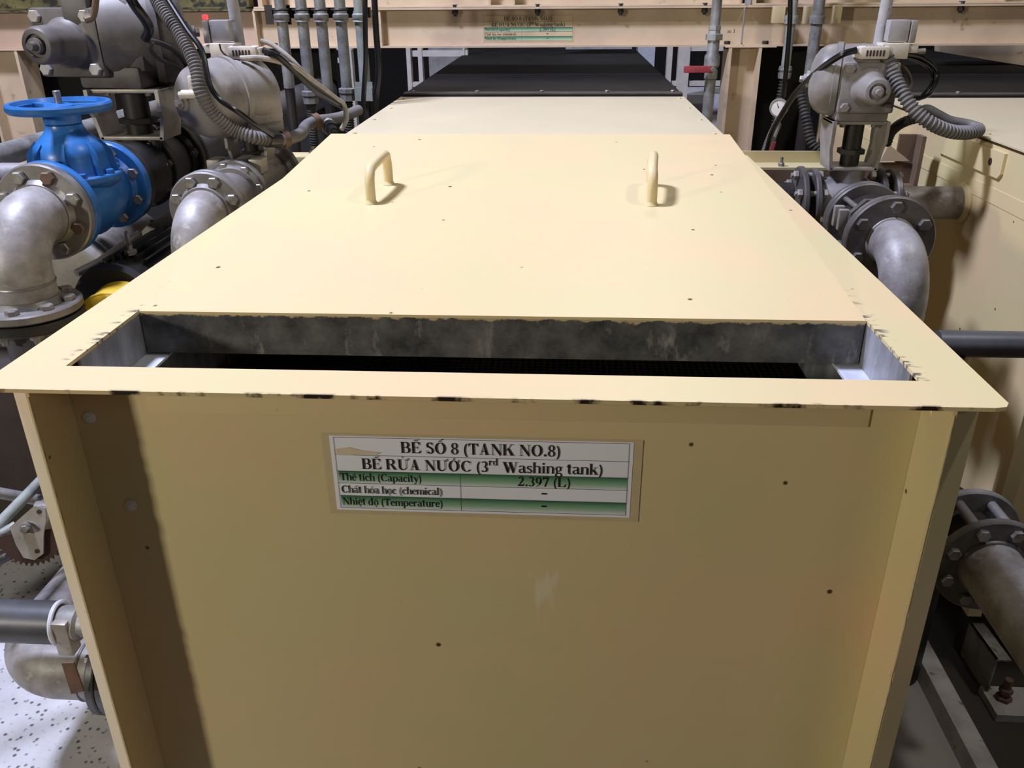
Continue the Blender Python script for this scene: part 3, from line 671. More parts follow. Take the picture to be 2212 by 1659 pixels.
def Y(n): return V(0, n, 0)
def actuator(label, o, f, sc, mat, dome=.1, knob=True, r=.085, dd=None, go=0.0):
    """electric valve actuator: housing at o (bottom centre), front cover facing f, domed motor cover behind"""
    o = V(*o); f = V(f[0], f[1], 0).normalized(); sd = V(-f.y, f.x, 0); up = V(0, 0, 1)
    R = Matrix((sd, f, up)).transposed()
    t = thing('valve_actuator', label, 'actuator', tuple(o))
    L = lambda a, b, c: o + (sd * a + f * b + up * c) * sc
    g = V(dd[0], dd[1], 0).normalized() if dd else -f
    bm = B(); box(bm, L(0, 0, .018), V(.115, .105, .036) * sc, R, .008 * sc); obj('base_neck', bm, mat, t)
    bm = B(); lathe(bm, L(0, -.055, .084), f, [(0, .060 * sc), (.006 * sc, .074 * sc), (.03 * sc, .078 * sc), (.085 * sc, .078 * sc), (.097 * sc, .068 * sc)], 32)
    box(bm, L(0, 0, .062), V(.135, .095, .075) * sc, R, .014 * sc)
    for k in range(3): box(bm, L(.074, -.02, .060 + k * .018), V(.012, .05, .006) * sc, R, .002 * sc)
    if go: box(bm, L(go * .7, .005, .074), V(.13, .10, .095) * sc, R, .012 * sc)
    if dd: lathe(bm, o + up * .084 * sc - g * .03 * sc, g, [(0, .072 * sc), (.02 * sc, .078 * sc), (.082 * sc, .078 * sc)], 32)
    obj('housing', bm, mat, t)
    D = dome
    c0 = o + up * .084 * sc + g * .05 * sc
    bm = B(); lathe(bm, c0, g, [(0, (r + .004) * sc), (.012 * sc, (r + .004) * sc), (.013 * sc, r * sc), (D * .35 * sc, r * .99 * sc), (D * .55 * sc, r * .95 * sc), (D * .74 * sc, r * .84 * sc), (D * .88 * sc, r * .66 * sc), (D * .97 * sc, r * .42 * sc), (D * sc, r * .2 * sc)], 40)
    dm = obj('motor_dome', bm, mat, t)
    bm = B(); lathe(bm, c0 + g * D * sc, g, [(-.004 * sc, .020 * sc), (.006 * sc, .018 * sc), (.007 * sc, .012 * sc), (.013 * sc, .011 * sc)], 20); hexhead(bm, c0 + g * (D + .013) * sc, g, .008 * sc, .008 * sc); obj('hub', bm, mat, dm)
    if knob:
        bm = B(); box(bm, L(go, .060, .074), V(.122, .018, .108) * sc, R, .007 * sc); cv = obj('gear_cover', bm, mat, t)
        for a in (-.046, .046):
            for c in (.033, .115):
                bm = B(); hexhead(bm, L(go + a, .068, c), f, .0105 * sc, .008 * sc); obj('bolt', bm, 'bracket', cv)
        bm = B(); lathe(bm, L(go, .064, .074), f, [(0, .044 * sc), (.010 * sc, .036 * sc), (.018 * sc, .031 * sc), (.072 * sc, .029 * sc), (.078 * sc, .025 * sc), (.079 * sc, .018 * sc), (.074 * sc, .017 * sc)], 28)
        kb = obj('shaft_housing', bm, mat, t)
        bm = B(); lathe(bm, L(go, .136, .074), f, [(0, .013 * sc), (.012 * sc, .012 * sc), (.013 * sc, .007 * sc), (.022 * sc, .006 * sc)], 16); obj('shaft_end', bm, mat, kb)
    return t
def yoke(label, c, zb, zt, w, d, mat='bracket', th=.009):
    """mounting yoke between valve neck and actuator"""
    t = thing('mounting_yoke', label, 'bracket', (c[0], c[1], zb))
    x, y = c
    bm = B(); bx(bm, (x - w / 2, y - d / 2, zt - th), (x + w / 2, y + d / 2, zt), .002); obj('top_plate', bm, mat, t)
    bm = B(); bx(bm, (x - w / 2 * .86, y - d / 2, zb), (x + w / 2 * .86, y + d / 2, zb + th), .002); obj('bottom_plate', bm, mat, t)
    h = zt - zb
    for s in (-1, 1):
        bm = B(); k = x + s * w / 2; e = d * .62
        prism(bm, [(k, y - e, zt), (k, y - e, zt - h * .42), (k - s * .002, y - d / 2, zt - h * .55), (k - s * w * .07, y - d / 2, zb), (k - s * w * .07, y + d / 2, zb), (k - s * .002, y + d / 2, zt - h * .55), (k, y + e, zt - h * .42), (k, y + e, zt)], (-s * th, 0, 0))
        obj('side_arm', bm, mat, t)
    bm = B(); cyl(bm, (x, y, zb + th), (x, y, zt - th), w * .17, seg=20); lathe(bm, (x, y, zb + h * .3), (0, 0, 1), [(0, w * .25), (h * .1, w * .25)], 6); obj('stem_coupling', bm, 'dark', t)
    for s in (-1, 1):
        for q in (-1, 1):
            bm = B(); hexhead(bm, (x + s * w * .28, y + q * d * .3, zt - th), (0, 0, -1), .007, .008); obj('bolt', bm, 'bolt', t)
    return t

# ------------------------------------------------------------------ left-hand pipe run (parallel to the tank)
x0, z0 = -.95, -.012
t = thing('flanged_elbow', 'stained grey pipe elbow bolted in front of the blue valve', 'pipe elbow', (x0, .71, -.155))
flange(t, (x0, .842, z0), (0, -1, 0), .097, .020, 'flange', .060)
pts = [V(x0, .824, z0), V(x0, .80, z0)] + bend((x0, .795, z0), (0, -1, 0), (0, 0, -1), .088, 14) + [V(x0, .707, -.15)]
bm = B(); tube(bm, pts, .057, 32); obj('elbow', bm, 'stain', t)
bm = B(); torus(bm, (x0, .707, -.118), (0, 0, 1), .0565, .003, 36, 8); obj('weld_seam', bm, 'flange', t)
flange(t, (x0, .707, -.175), (0, 0, 1), .097, .018, 'flange', .060)
bolts(t, (x0, .822, z0), (0, -1, 0), .076, 8, .0135, .011, 'bolt', .5, odd='rust_bolt')
bolts(t, (x0, .707, -.157), (0, 0, 1), .076, 8, .0125, .010, 'bolt', .25)
t = thing('flanged_pipe', 'dark grimy flanged pipe dropping below the stained grey elbow', 'pipe', (x0, .707, -.784))
flange(t, (x0, .707, -.179), (0, 0, -1), .097, .020, 'dark', .060)
bm = B(); cyl(bm, (x0, .707, -.19), (x0, .707, -.784), .056, seg=32); obj('pipe', bm, 'darkpipe', t)
bm = B(); torus(bm, (x0, .707, -.778), (0, 0, 1), .056, .004, 36, 8); obj('weld_seam', bm, 'dark', t)
bolts(t, (x0, .707, -.199), (0, 0, -1), .076, 8, .0125, .012, 'bolt', .25, .008)
bm = B(); cyl(bm, (x0 - .08, .707, -.62), (x0 - .30, .56, -.46), .012, seg=12); tag(obj('brace_bar', bm, 'galv', loc=(x0 - .08, .707, -.62)), 'grey brace bar by the dark flanged pipe at the left edge', 'bar')

bv = thing('handwheel_valve', 'bright blue valve with a round blue handwheel', 'valve', (x0, .965, -.11))
yv = .965
flange(bv, (x0, .846, z0), (0, 1, 0), .097, .022, 'blue', .066)
flange(bv, (x0, 1.100, z0), (0, -1, 0), .097, .022, 'blue', .066)
bm = B(); lathe(bm, (x0, .866, z0), (0, 1, 0), [(0, .062), (.02, .064), (.05, .078), (.10, .086), (.15, .078), (.19, .064), (.214, .062)], 36)
lathe(bm, (x0, yv, z0), (0, 0, 1), [(0, .080), (.035, .080), (.045, .084)], 36); obj('body', bm, 'blue', bv)
bm = B()
lathe(bm, (x0, yv, .026), (0, 0, 1), [(0, .093), (.003, .095), (.012, .095), (.015, .093)], 40); obj('bonnet_flange', bm, 'blue', bv)
bm = B()
lathe(bm, (x0, yv, .040), (0, 0, 1), [(0, .078), (.008, .074), (.040, .072), (.056, .068), (.070, .056), (.084, .042), (.094, .037), (.100, .036)], 40)
for a in range(8):
    d = V(math.cos(a * PI / 4 + .3), math.sin(a * PI / 4 + .3), 0); q = V(-d.y, d.x, 0)
    c = V(x0, yv, 0); prism(bm, [c + d * .060 + V(0, 0, .040), c + d * .088 + V(0, 0, .040), c + d * .082 + V(0, 0, .085), c + d * .062 + V(0, 0, .108)], q * .007)
obj('bonnet', bm, 'blue', bv)
for a in range(8):
    d = V(math.cos(a * PI / 4 + .69), math.sin(a * PI / 4 + .69), 0)
    bm = B(); hexhead(bm, V(x0, yv, .041) + d * .083, (0, 0, 1), .009, .009); obj('bolt', bm, 'blue', bv)
bm = B(); lathe(bm, (x0, yv, .141), (0, 0, 1), [(0, .034), (.002, .036), (.026, .036), (.030, .040)], 36); obj('collar', bm, 'blue', bv)
hw = obj('handwheel', lathe(B(), (x0, yv, .166), (0, 0, 1), [(0, .082), (.0, .096), (.006, .101), (.014, .101), (.018, .098), (.018, .090), (.010, .086), (.010, .082), (.0, .082)], 64, False), 'blue', bv)
for a in range(3):
    d = V(math.cos(a * 2.094 + .5), math.sin(a * 2.094 + .5), 0); q = V(-d.y, d.x, 0)
    bm = B(); prism(bm, [V(x0, yv, .170) + d * .012 - q * .016, V(x0, yv, .170) + d * .087 - q * .010, V(x0, yv, .170) + d * .087 + q * .010, V(x0, yv, .170) + d * .012 + q * .016], (0, 0, .008)); obj('spoke', bm, 'blue', hw)
bm = B(); lathe(bm, (x0, yv, .166), (0, 0, 1), [(0, .030), (.012, .030), (.015, .020)], 28); obj('hub', bm, 'blue', hw)
bm = B(); cyl(bm, (x0, yv, .178), (x0, yv, .206), .0075, bev=.001); obj('stem', bm, 'bolt', bv, 'bare steel stem tip')
bolts(bv, (x0, 1.076, z0), (0, -1, 0), .077, 8, .012, .009, 'bolt', .5)

av = thing('actuated_valve', 'dark flanged valve body between the blue valve and the thick dark pipe', 'valve', (x0, 1.27, -.12))
flange(av, (x0, 1.104, z0), (0, 1, 0), .095, .020, 'dark', .062)
flange(av, (x0, 1.425, z0), (0, -1, 0), .098, .022, 'dark', .075)
flange(av, (x0, 1.27, z0), (0, -1, 0), .090, .018, 'dark', .072, 'body_flange')
bm = B(); lathe(bm, (x0, 1.12, z0), (0, 1, 0), [(0, .060), (.05, .070), (.12, .082), (.22, .082), (.29, .066)], 36)
zn = px(255, 296, 'Y', 1.27).z - .0005; cyl(bm, (x0, 1.27, .0), (x0, 1.27, zn), .040, seg=28); cyl(bm, (x0 + .052, 1.25, -.0), (x0 + .052, 1.25, zn), .012); obj('body', bm, 'dark', av)
bolts(av, (x0, 1.253, z0), (0, -1, 0), .076, 8, .0115, .010, 'bolt', .3, .012)
bolts(av, (x0, 1.403, z0), (0, -1, 0), .080, 8, .0115, .010, 'bolt', .3, .008)
zb = px(255, 296, 'Y', 1.27).z; zt = px(255, 188, 'Y', 1.27).z
yoke('pale mounting yoke under the largest actuator behind the blue handwheel', (x0 + .01, 1.27), zb, zt, .178, .10)
actuator('largest grimy grey actuator at upper left with a shaft housing pointing left', (x0 - .005, 1.285, zt + .001), (-.12, -.99), 1.36, 'dull_actuator', .06, dd=(.9, .43), go=-.055)
t = thing('thick_pipe', 'thick dark grey pipe running back from the dark flanged valve', 'pipe', (x0, 1.9, z0))
bm = B(); cyl(bm, (x0, 1.449, z0), (x0, 2.98, z0), .060, seg=36); obj('pipe', bm, 'darkpipe', t)
flange(t, (x0, 1.428, z0), (0, 1, 0), .098, .018, 'dark', .070)

# ------------------------------------------------------------------ pipe run against the tank's left side
x2, z2 = -.668, -.036
t = thing('flanged_elbow', 'grey flanged elbow tucked against the left rim of the foreground tank', 'pipe elbow', (x2, .88, -1.15))
flange(t, (x2, .965, z2), (0, -1, 0), .082, .017, 'grey', .052)
pts = [V(x2, .95, z2), V(x2, .94, z2)] + bend((x2, .935, z2), (0, -1, 0), (0, 0, -1), .075, 12) + [V(x2, .86, -1.149)]
bm = B(); tube(bm, pts, .047, 28); obj('elbow', bm, 'stain', t)
bolts(t, (x2, .948, z2), (0, -1, 0), .065, 8, .0125, .009, 'bolt', .5)
v2 = thing('actuated_valve', 'grey flanged valve under the domed actuator beside the tank rim', 'valve', (x2, 1.22, -.1))
flange(v2, (x2, .968, z2), (0, 1, 0), .082, .016, 'grey', .05)
flange(v2, (x2, 1.13, z2), (0, -1, 0), .076, .016, 'grey', .06, 'body_flange')
flange(v2, (x2, 1.37, z2), (0, -1, 0), .082, .016, 'grey', .06)
bm = B(); lathe(bm, (x2, .98, z2), (0, 1, 0), [(0, .046), (.12, .05), (.20, .066), (.30, .066), (.385, .05)], 32); cyl(bm, (x2, 1.262, z2), (x2, 1.262, px(545, 348, 'Y', 1.262).z - .0005), .033)
obj('body', bm, 'grey', v2)
for sx, yy in ((-.05, 1.16), (.045, 1.17)):
    bm = B(); box(bm, (x2 + sx, yy, z2 + .055), (.03, .05, .034), None, .004); obj('lug', bm, 'bracket', v2)
bolts(v2, (x2, 1.113, z2), (0, -1, 0), .062, 8, .010, .009, 'bolt', .3)
zb = px(545, 348, 'Y', 1.262).z; zt = px(545, 290, 'Y', 1.262).z
yoke('rusty pale yoke below the domed grey actuator', (x2, 1.262), zb, zt, .10, .06, 'bracket', .007)
dz = px(540, 215, 'Y', 1.30).z
actuator('smooth domed grey actuator with its dome turned towards the blue valve', (-.668, 1.275, zt + .001), (.52, .854), 1.04, 'actuator', .115, False, .084)

# ------------------------------------------------------------------ pump motors at lower left
m = thing('electric_motor', 'black finned motor with a lifting eye below the blue valve', 'motor', (-.86, 1.0, -.42))
mx, mz = -.862, -.222
bm = B(); lathe(bm, (mx, .875, mz), (0, 1, 0), [(0, .070), (.012, .082), (.30, .082), (.312, .070)], 36)
for k in range(30):
    a = 2 * PI * k / 30; d = V(math.cos(a), 0, math.sin(a)); q = V(-d.z, 0, d.x)
    c = V(mx, .93, mz); prism(bm, [c + d * .080 - q * .002, c + d * .096 - q * .0015, c + d * .096 + q * .0015, c + d * .080 + q * .002], (0, .24, 0))
obj('finned_body', bm, 'motor', m)
bm = B(); lathe(bm, (mx, 1.19, mz), (0, 1, 0), [(0, .112), (.09, .112), (.11, .10), (.115, .06)], 36); obj('fan_cowl', bm, 'bracket', m)
bm = B(); lathe(bm, (mx, .845, mz), (0, 1, 0), [(0, .040), (.006, .088), (.025, .094), (.035, .088)], 36); obj('end_shield', bm, 'motor', m)
p = V(mx + .01, .945, mz + .09)
bm = B(); hexhead(bm, p, (0, 0, 1), .013, .011); cyl(bm, p + V(0, 0, .01), p + V(0, 0, .024), .006); torus(bm, p + V(0, 0, .036), (1, .6, 0), .0125, .0042, 24, 8); obj('lifting_eye', bm, 'grey', m)
bm = B(); bx(bm, (mx - .1, .88, -.36), (mx + .1, 1.2, -.30)); bx(bm, (mx - .13, .875, -.42), (mx + .13, 1.22, -.36)); obj('foot_plinth', bm, 'dark', m)
t = thing('coupling_guard', 'worn yellow coupling guard in front of the black finned motor', 'guard', (mx, .77, -.3))
bm = B()
lathe(bm, (mx + .034, .772, mz - .016), (0, 1, 0), [(0, .066), (.003, .074), (.068, .080), (.072, .070)], 40); obj('drum', bm, 'yellow', t)
bm = B(); torus(bm, (mx + .034, .778, mz - .016), (0, 1, 0), .074, .0035, 40, 8); obj('rolled_edge', bm, 'yellow', t)
bm = B(); bx(bm, (mx - .02, .768, -1.15), (mx + .07, .835, -.300)); obj('stand', bm, 'dark', t)
g = px(190, 565, 'Y', 1.12)
t = thing('electric_motor', 'pale grey motor end behind the stained elbow, left of the black motor', 'motor', (g.x, 1.12, -.42))
bm = B(); lathe(bm, (g.x, 1.05, g.z - .01), (0, 1, 0), [(0, .03), (.006, .066), (.02, .078), (.32, .078)], 36); obj('casing', bm, 'bracket', t)
bm = B(); bx(bm, (g.x - .06, 1.1, -.42), (g.x + .06, 1.33, g.z - .075)); obj('plinth', bm, 'dark', t)
bm = B(); tube(bm, [px(165, 590, 'Y', .90), px(215, 565, 'Y', .95), px(300, 505, 'Y', 1.16)], .0085, 12); tag(obj('tie_rod', bm, 'grey', loc=tuple(px(165, 590, 'Y', .93))), 'thin grey rod lying beside the lifting eye of the black motor', 'rod')
pts = catmull([px(296, 478, 'Y', 1.36), px(345, 486, 'Y', 1.35), px(385, 503, 'Y', 1.33), px(420, 530, 'Y', 1.33)], 10)
bm = B(); tube(bm, pts, .010, 12, (.007, .003)); tag(obj('corrugated_hose', bm, 'darkhose', loc=tuple(pts[0])), 'short dark corrugated hose above the black finned motor', 'hose')
bm = B(); bx(bm, (-1.95, 1.24, -1.15), (-.74, 2.3, -.50)); bx(bm, (-1.95, .868, -.50), (-.74, 2.3, -.421)); tag(obj('plinth', bm, 'plinth', loc=(-1.4, 1.7, -1.15)), 'dark dusty plinth carrying the motors at the left edge', 'plinth')

# pipes at the left edge behind the blue valve
zq = px(40, 325, 'X', -1.2)
t = thing('grey_pipe', 'grey pipe sloping in from the left edge above the horizontal one', 'pipe', tuple(zq))
bm = B(); cyl(bm, (-1.2, .9, zq.z), (-1.2, 2.6, zq.z), .026, seg=24); obj('pipe', bm, 'galv', t)
q = px(30, 382, 'Y', 1.06)
t = thing('grey_pipe', 'pale horizontal pipe entering from the left edge behind the stained flange', 'pipe', (q.x, 1.06, q.z))
bm = B(); cyl(bm, (-1.75, 1.06, q.z), (-1.06, 1.06, q.z), .031, seg=24); lathe(bm, (-1.07, 1.06, q.z), (1, 0, 0), [(0, .031), (.012, .028), (.02, .012)], 24); obj('pipe', bm, 'stain', t)

# ------------------------------------------------------------------ lower left: drain pipes, gear-operated valve
yq, zq = .40, -.684
t = thing('drain_pipe', 'horizontal grey pipe entering low from the left edge', 'pipe', (-1.0, yq, zq))
bm = B(); cyl(bm, (-1.7, yq, zq), (-.842, yq, zq), .040, seg=32); obj('pipe', bm, 'darkpipe', t)
bm = B(); torus(bm, (-.842, yq, zq), (1, .1, 0), .038, .0045, 36, 8); obj('weld_seam', bm, 'ledge', t)
bm = B(); lathe(bm, (-.842, yq, zq), (1, 0, 0), [(0, .030), (.01, .033), (.04, .033), (.045, .026), (.297, .026)], 24); obj('nipple', bm, 'galv', t)
bm = B(); box(bm, (-.822, yq - .02, zq - .012), (.03, .03, .075), None, .004); obj('clamp_block', bm, 'bracket', t)
bm = B(); prism(bm, [(-.822, yq - .052, zq - .05), (-.800, yq - .050, zq - .05), (-.795, yq - .052, zq - .118), (-.818, yq - .056, zq - .122)], (0, .004, 0)); obj('rust_flake', bm, 'clamp', t)
t = thing('drain_elbow', 'wide grey drain pipe curving towards the tank near the floor', 'pipe elbow', (-.9, .45, -.85))
zq = -.846
pts = [V(-1.0, .90, zq), V(-1.0, .56, zq)] + bend((-1.0, .555, zq), (0, -1, 0), (1, 0, 0), .105, 14) + [V(-.80, .45, zq)]
bm = B(); tube(bm, pts, .060, 36); obj('elbow', bm, 'stain', t)
bm = B(); torus(bm, (-.845, .45, zq), (1, 0, 0), .0595, .0035, 36, 8); obj('weld_seam', bm, 'flange', t)
flange(t, (-.812, .45, zq), (1, 0, 0), .086, .018, 'darkpipe', .06)
bolts(t, (-.813, .45, zq), (-1, 0, 0), .072, 8, .009, .008, 'bolt', .3)
bm = B(); bx(bm, (-1.02, .76, -1.15), (-.98, .82, -.90)); obj('support', bm, 'galv', t)
t = thing('drain_stub', 'dark flanged stub joining the wide drain elbow to the tank', 'pipe', (-.78, .45, -1.15))
flange(t, (-.792, .45, zq), (1, 0, 0), .086, .018, 'darkpipe', .06)
bm = B(); cyl(bm, (-.775, .45, zq), (-.544, .45, zq), .058, seg=32); obj('pipe', bm, 'darkpipe', t)
bm = B(); cyl(bm, (-.80, .33, -1.15), (-.66, .40, -.93), .014, seg=14); tag(obj('floor_rod', bm, 'darkpipe', loc=(-.80, .33, -1.15)), 'small dark rod rising from the floor beside the tank corner at lower left', 'rod')
gv = thing('gear_valve', 'rusty toothed lever valve with a holed plate at the left edge below the rim', 'valve', (-.95, .52, -.57))
c = px(62, 1150, 'Y', .52)
f = V(.25, -.9, .3).normalized(); sx = V(0, 0, 1).cross(f).normalized(); sy = f.cross(sx)
def pt(a, b, h=0): return c + sx * a + sy * b + f * h
bm = B(); prism(bm, [pt(-.030, .016), pt(.018, .052), pt(.038, .045), pt(.036, .022), pt(.028, -.005), pt(.022, -.045), pt(.005, -.055), pt(-.014, -.048), pt(-.024, -.02)], f * .006)
pl = obj('holed_plate', bm, 'bracket', gv)
for a, b in ((.026, .040), (.012, -.038), (-.004, .004)):
    bm = B(); cyl(bm, pt(a, b, .0055), pt(a, b, .0068), .0045, seg=14); obj('hole', bm, 'slot', pl)
bm = B(); cyl(bm, pt(.0, .012, .005), pt(.0, .012, .016), .010, seg=16); hexhead(bm, pt(.0, .012, .014), f, .008, .008); obj('pivot_bolt', bm, 'bolt', gv)
bm = B(); P = []
for i in range(33):
    a = PI * (1.02 + .80 * i / 32); r = .060 if i % 2 else .068
    P.append(pt(r * math.cos(a) + .002, -.002 + r * math.sin(a), -.008))
prism(bm, P + [pt(.045, .0, -.008), pt(-.04, .0, -.008)], f * .005); obj('toothed_sector', bm, 'slot', gv, 'rusty toothed sector')
bm = B(); cyl(bm, pt(0, 0, -.002), c + V(.0, .10, -.0), .026, seg=20); obj('shaft', bm, 'galv', gv)
bm = B(); cyl(bm, pt(.0, .02, -.06), pt(.10, .02, -.06), .027, seg=20); obj('valve_body', bm, 'stain', gv)
a = px(-60, 1192, 'X', -1.03); b_ = px(140, 985, 'X', -1.03)
bm = B(); cyl(bm, a, b_, .0115, seg=16); tag(obj('conduit', bm, 'palepipe', loc=tuple(a)), 'pale thin pipe running back above the toothed lever valve', 'pipe')
a = px(-60, 1190, 'Y', .50); b_ = px(35, 1135, 'Y', .56)
bm = B(); cyl(bm, a, b_, .010, seg=16); tag(obj('operating_lever', bm, 'palepipe', loc=tuple(a)), 'pale lever bar reaching the toothed valve from the left edge', 'lever')
a = px(-60, 1240, 'Y', .50); b_ = px(40, 1185, 'Y', .54)
bm = B(); cyl(bm, a, b_, .013, seg=16); tag(obj('operating_lever', bm, 'darkpipe', loc=tuple(a)), 'darker lower bar under the pale lever at the left edge', 'lever')

# ------------------------------------------------------------------ right-hand pipe run
xr, zr = .782, -.104
t = thing('flanged_elbow', 'smooth grey pipe elbow flanged on the right of the foreground tank', 'pipe elbow', (xr, .88, -1.15))
flange(t, (xr, 1.018, zr), (0, -1, 0), .094, .016, 'shaded_flange', .0)
pts = [V(xr, 1.003, zr), V(xr, .985, zr)] + bend((xr, .98, zr), (0, -1, 0), (0, 0, -1), .095, 14) + [V(xr, .885, -1.149)]
bm = B(); tube(bm, pts, .0475, 32); obj('elbow', bm, 'stain', t)
bm = B(); torus(bm, (xr, 1.001, zr), (0, 1, 0), .0475, .004, 36, 8); obj('weld_seam', bm, 'bracket', t)
bolts(t, (xr, 1.002, zr), (0, -1, 0), .073, 6, .0135, .010, 'shaded_flange', .5)
t = thing('check_valve', 'grey check valve with square lugs behind the smooth right-hand elbow', 'valve', (xr, 1.1, -.2))
flange(t, (xr, 1.022, zr), (0, 1, 0), .092, .012, 'shaded_flange')
bm = B(); prism(bm, [V(xr + a, 1.040, zr + b) for a, b in ((-.078, -.05), (-.05, -.078), (.05, -.078), (.078, -.05), (.078, .05), (.05, .078), (-.05, .078), (-.078, .05))], (0, .016, 0)); obj('square_flange', bm, 'shaded_flange', t)
bm = B(); lathe(bm, (xr, 1.056, zr), (0, 1, 0), [(0, .060), (.04, .068), (.09, .068), (.115, .060)], 36); obj('body', bm, 'dark', t)
flange(t, (xr, 1.186, zr), (0, -1, 0), .086, .014, 'shaded_flange'); flange(t, (xr, 1.206, zr), (0, -1, 0), .086, .014, 'shaded_flange')
for k in range(4):
    a = PI / 4 + k * PI / 2
    p = V(xr + .072 * math.cos(a), 1.04, zr + .072 * math.sin(a))
    bm = B(); cyl(bm, p, p + V(0, .17, 0), .006, seg=10); hexhead(bm, p, (0, -1, 0), .011, .010, .01); hexhead(bm, p + V(0, .166, 0), (0, 1, 0), .011, .010, .01); obj('stud', bm, 'bolt', t)
for a, b in ((-.085, 1.065), (-.085, 1.10)):
    bm = B(); box(bm, (xr + a, b, zr + .03), (.022, .016, .045), None, .003); obj('lug', bm, 'bracket', t)
yr, zv = 1.42, -.118; xv = .805
t = thing('actuated_valve', 'grey flanged valve lying crosswise under the right-hand actuator', 'valve', (xv, yr, zv - .08))
bm = B(); lathe(bm, (xv - .085, yr, zv), (1, 0, 0), [(0, .05), (.03, .06), (.06, .068), (.11, .068), (.14, .06), (.17, .05)], 36)
cyl(bm, (xv, yr - .20, zv + .01), (xv, yr - .04, zv + .01), .045, seg=28)
zbr = px(1850, 362, 'Y', yr).z; ztr = px(1850, 257, 'Y', yr).z
cyl(bm, (xv, yr, zv), (xv, yr, zbr - .0005), .042, seg=28); obj('body', bm, 'grey', t)
flange(t, (xv - .088, yr, zv), (1, 0, 0), .086, .014, 'shaded_flange'); flange(t, (xv - .120, yr, zv), (1, 0, 0), .090, .014, 'shaded_flange')
flange(t, (xv + .088, yr, zv), (-1, 0, 0), .086, .014, 'dark'); flange(t, (xv + .122, yr, zv), (-1, 0, 0), .086, .014, 'shaded_flange')
for sx in (-1, 1):
    for k in range(6):
        a = PI / 6 + k * PI / 3
        p = V(xv + sx * .070, yr + .068 * math.cos(a), zv + .068 * math.sin(a))
        bm = B(); cyl(bm, p, p + V(sx * .06, 0, 0), .007, seg=10); hexhead(bm, p, (-sx, 0, 0), .012, .011); hexhead(bm, p + V(sx * .052, 0, 0), (sx, 0, 0), .012, .011, .006); obj('stud', bm, 'bracket', t)
t = thing('stub_pipe', 'short grey stub pipe entering the wall of the neighbouring tank', 'pipe', (1.0, yr, zv))
bm = B(); cyl(bm, (xv + .123, yr, zv), (1.102, yr, zv), .041, seg=32); obj('pipe', bm, 'stain', t)
bm = B(); lathe(bm, (1.104, yr, zv), (-1, 0, 0), [(0, .052), (.004, .052), (.012, .043)], 32); obj('weld_collar', bm, 'cream', t)
t = thing('stub_pipe', 'dark stub pipe between the foreground tank and the right-hand valve', 'pipe', (.6, yr, zv))
bm = B(); cyl(bm, (.475, yr + .046, zv), (xv - .122, yr + .046, zv), .040, seg=28); obj('pipe', bm, 'dark', t)
yoke('grey mounting yoke under the right-hand actuator', (xv, yr), zbr, ztr, .135, .085, 'bracket', .008)
actuator('grey actuator at upper right whose shaft housing points right', (xv + .0, yr, ztr + .001), (-.06, -1), 1.06, 'actuator', .065, r=.078, dd=(-.96, .28))
# support angles behind that valve
t = thing('support_frame', 'brown steel angle frame behind the right-hand yoke', 'frame', (.93, 1.62, -1.15))
p = px(1905, 395, 'Y', 1.62); q = px(1990, 300, 'Y', 1.62)
bm = B(); bx(bm, (.55, 1.62, p.z), (q.x - .01, 1.63, p.z + .055)); bx(bm, (.55, 1.58, p.z - .006), (q.x - .01, 1.63, p.z)); obj('cross_angle', bm, 'brown', t)
bm = B(); bx(bm, (q.x - .01, 1.585, -1.15), (q.x, 1.63, .02)); bx(bm, (q.x - .055, 1.625, -1.15), (q.x - .01, 1.635, .02)); obj('upright', bm, 'brown', t)
bm = B(); prism(bm, [V(q.x - .10, 1.615, p.z + .06), V(q.x - .02, 1.615, p.z + .06), V(q.x - .085, 1.615, p.z + .105)], (0, .004, 0)); obj('gusset', bm, 'beam', t)

p = px(2110, 743, 'Y', .80)
t = thing('cross_pipe', 'dark grey horizontal pipe leaving at the right edge level with the tank rim', 'pipe', (.95, .80, p.z))
bm = B(); cyl(bm, (.83, .80, p.z), (1.6, .80, p.z), .0265, seg=28); lathe(bm, (.845, .80, p.z), (-1, 0, 0), [(0, .0265), (.008, .024), (.012, .012)], 28); obj('pipe', bm, 'darkpipe', t)
bm = B(); lathe(bm, (.86, .80, p.z - .02), (0, 0, -1), [(0, .03), (.02, .03), (.022, .022), (.05, .022)], 20); obj('drop_leg', bm, 'dark', t)

# ------------------------------------------------------------------ lower right: flexible joint and big drain pipe
xl, zl = .925, -.632
t = thing('drain_pipe', 'thick grey flanged pipe at the lower right edge', 'pipe', (xl, .1, zl))
bm = B(); cyl(bm, (xl, .585, zl), (xl, -.45, zl), .058, seg=36); obj('pipe', bm, 'stain', t)
flange(t, (xl, .603, zl), (0, -1, 0), .104, .018, 'shaded_flange', .0)
bm = B(); torus(bm, (xl, .584, zl), (0, 1, 0), .058, .006, 36, 8); obj('weld_seam', bm, 'shaded_flange', t)
bolts(t, (xl, .586, zl), (0, -1, 0), .082, 8, .013, .010, 'bolt', .5)
t = thing('flange_joint', 'dark flange joint with exposed studs behind the thick lower right pipe', 'flange', (xl, .66, zl))
flange(t, (xl, .690, zl), (0, 1, 0), .104, .018, 'grey', .065)
for k in range(8):
    a = 2 * PI * (k + .5) / 8
    bm = B(); p = V(xl + .082 * math.cos(a), .6035, zl + .082 * math.sin(a)); cyl(bm, p, p + V(0, .086, 0), .0095, seg=14); obj('stud', bm, 'grey', t)
bm = B(); cyl(bm, (xl, .6035, zl), (xl, .69, zl), .060, seg=32); obj('rubber_disc', bm, 'dark', t)
t = thing('drain_pipe', 'dark pipe behind the studded flange joint at lower right', 'pipe', (xl, .8, zl))
